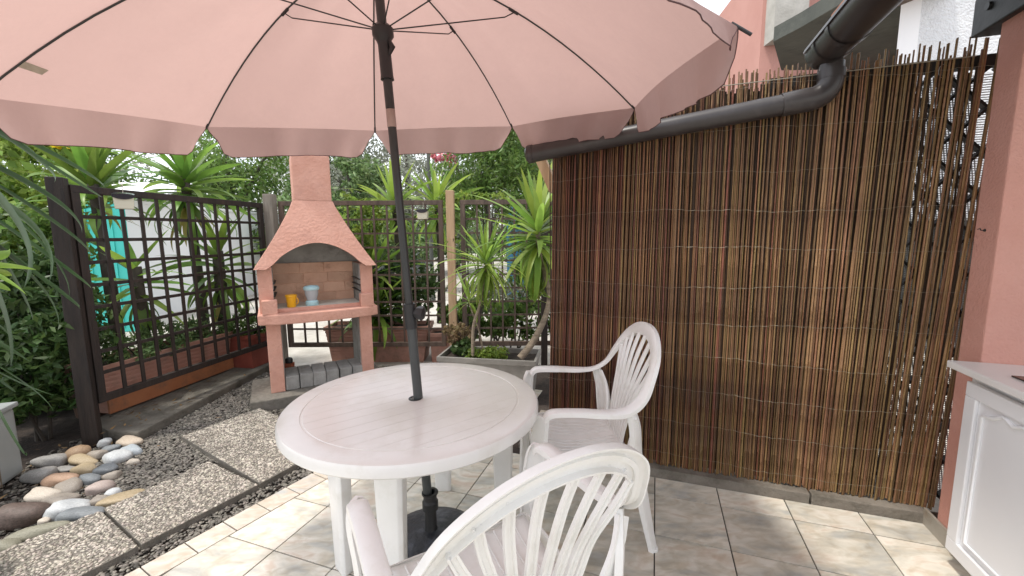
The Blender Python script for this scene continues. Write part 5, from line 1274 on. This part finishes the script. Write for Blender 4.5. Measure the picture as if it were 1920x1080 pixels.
# parked car far behind the trellis (dark shapes between the leaves)
def car(label, P, rz, m):
    t = empty('parked_car', label, 'car', P, rz=rz)
    pr_ = [(-2.05, .35), (-2.1, .75), (-1.75, .95), (-1.1, 1.0), (-.6, 1.42), (.75, 1.45), (1.45, 1.02), (2.0, .9), (2.1, .6), (2.05, .35)]
    n = len(pr_); vs = []
    for y in (-.85, .85):
        for x, z in pr_: vs.append((x, y*(.86 if z > 1.1 else 1), z))
    MB().add(vs, [tuple(range(n))[::-1], tuple(range(n, 2*n))]+[(i, (i+1) % n, n+(i+1) % n, n+i) for i in range(n)]).build('body', m, t, bevel=.04, sm=40)
    for sg in (-1, 1):
        MB().add([(-.95, sg*.845, 1.03), (1.2, sg*.845, 1.03), (.68, sg*.755, 1.38), (-.55, sg*.755, 1.38)], [(0, 1, 2, 3)]).build('side_window', M['blackglass'], t)
        for x in (-1.3, 1.3):
            w_ = MB().tube([(x, sg*.70, .32), (x, sg*.90, .32)], .32, 20).build('wheel', M['blackplastic'], t, sm=40); MB().tube([(x, sg*.9, .32), (x, sg*.91, .32)], .19, 14).build('rim', M['silver'], w_)
    MB().add([(1.42, -.72, 1.05), (1.42, .72, 1.05), (.80, .68, 1.43), (.80, -.68, 1.43)], [(0, 1, 2, 3)]).build('windscreen', M['blackglass'], t)
    return t
q = DD(680, 440, 13.5); car('grey car parked far behind the brown trellis', (q.x, q.y, -.06), .1, mat('car_grey', (.22, .24, .26), rough=.25, metal=.5))
q = DD(500, 440, 16); car('dark car parked far beyond the black trellis', (q.x, q.y, -.06), -.1, mat('car_dark', (.03, .035, .04), rough=.2, metal=.4))

# ------------------------------------------------------------------ neighbouring building at the upper right
nbg = empty('neighbour_house', 'pink neighbouring house with concrete balcony slab above the reed screen', 'building', T(2, -3, 0))
def nbo(mb, name, m, bevel=0): 
    o = mb.build(name, m, None, bevel=bevel); o.parent = nbg; o.matrix_parent_inverse = Matrix.Identity(4)
    for v in o.data.vertices: v.co -= nbg.location
    return o
Dn = 5.0
def vquad(pts, D, th, name, m):      # a slab facing the camera at depth D, with thickness going back
    P = [DD(x, y, D) for x, y in pts]; n = len(P); Q = [p+Vector((0, th, 0)) for p in P]
    mb = MB(); mb.add(P+Q, [tuple(range(n)), tuple(range(n, 2*n))[::-1]]+[(i, (i+1) % n, n+(i+1) % n, n+i) for i in range(n)]); return nbo(mb, name, m)
def wx(px, D): return DD(px, 300, D).x
# pink back wall (vertical), from left corner to the right
zt2 = 6.0
xa, xb = wx(1426, 7.0), wx(1700, 7.0)
yW = DD(1430, 100, 7.0).y
nbo(MB().prism([(xa, yW), (xb+2.0, yW-1.2), (xb+2.3, yW+2), (xa+.3, yW+3)], -.06, zt2), 'pink_wall', M['pinkfar'])
# concrete pier on that wall
x1p, x2p = wx(1453, 6.7), wx(1508, 6.7); y6 = DD(1480, 50, 6.7).y; zlow = DD(1455, 78, 6.7).z; 
nbo(MB().prism([(x1p, y6), (x2p, y6-.1), (x2p, yW+.1), (x1p, yW+.1)], zlow+.05, zt2), 'concrete_pier', M['paleconc'])
# sloping slab underside: quad of points lying on different depths, real slab
def P3(px, py, D): return DD(px, py, D)
u = [P3(1452, 78, 6.55), P3(1520, 62, 5.9), P3(1690, -70, 4.6), P3(1800, -60, 4.6), P3(1690, 100, 6.3), P3(1590, 128, 6.6), P3(1475, 132, 6.8)]
zz = 3.05
def onz(px, py, z): return G(px, py, z)
sl_pts = [onz(1450, 78, 3.98), onz(1500, 52, 3.98), onz(1640, -30, 3.98), onz(1790, -60, 3.98), onz(1760, 128, 3.98), onz(1465, 132, 3.98)]
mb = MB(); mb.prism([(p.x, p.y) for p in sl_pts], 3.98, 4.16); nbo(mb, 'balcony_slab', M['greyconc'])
q = [onz(1452, 76, 3.94), onz(1508, 50, 3.94)]
# white rendered stair wall right
xw0, xw1 = wx(1684, 4.6), wx(1950, 4.6); yw0 = DD(1684, 80, 4.6).y
kx = (yw0+1.5)/yw0*1.02
nbo(MB().prism([(xw0, yw0), (xw0+.17, yw0-.06), (xw0*kx+.17, yw0+1.5), (xw0*kx, yw0+1.5)], 1.6, 5.2), 'white_corner_band', M['whitewall'])
nbo(MB().prism([(xw0+.172, yw0-.05), (xw1+2, yw0-.75), (xw1+2, yw0+1.5), (xw0*kx+.172, yw0+1.5)], 1.6, 5.2), 'white_stucco_wall', M['stucco'])
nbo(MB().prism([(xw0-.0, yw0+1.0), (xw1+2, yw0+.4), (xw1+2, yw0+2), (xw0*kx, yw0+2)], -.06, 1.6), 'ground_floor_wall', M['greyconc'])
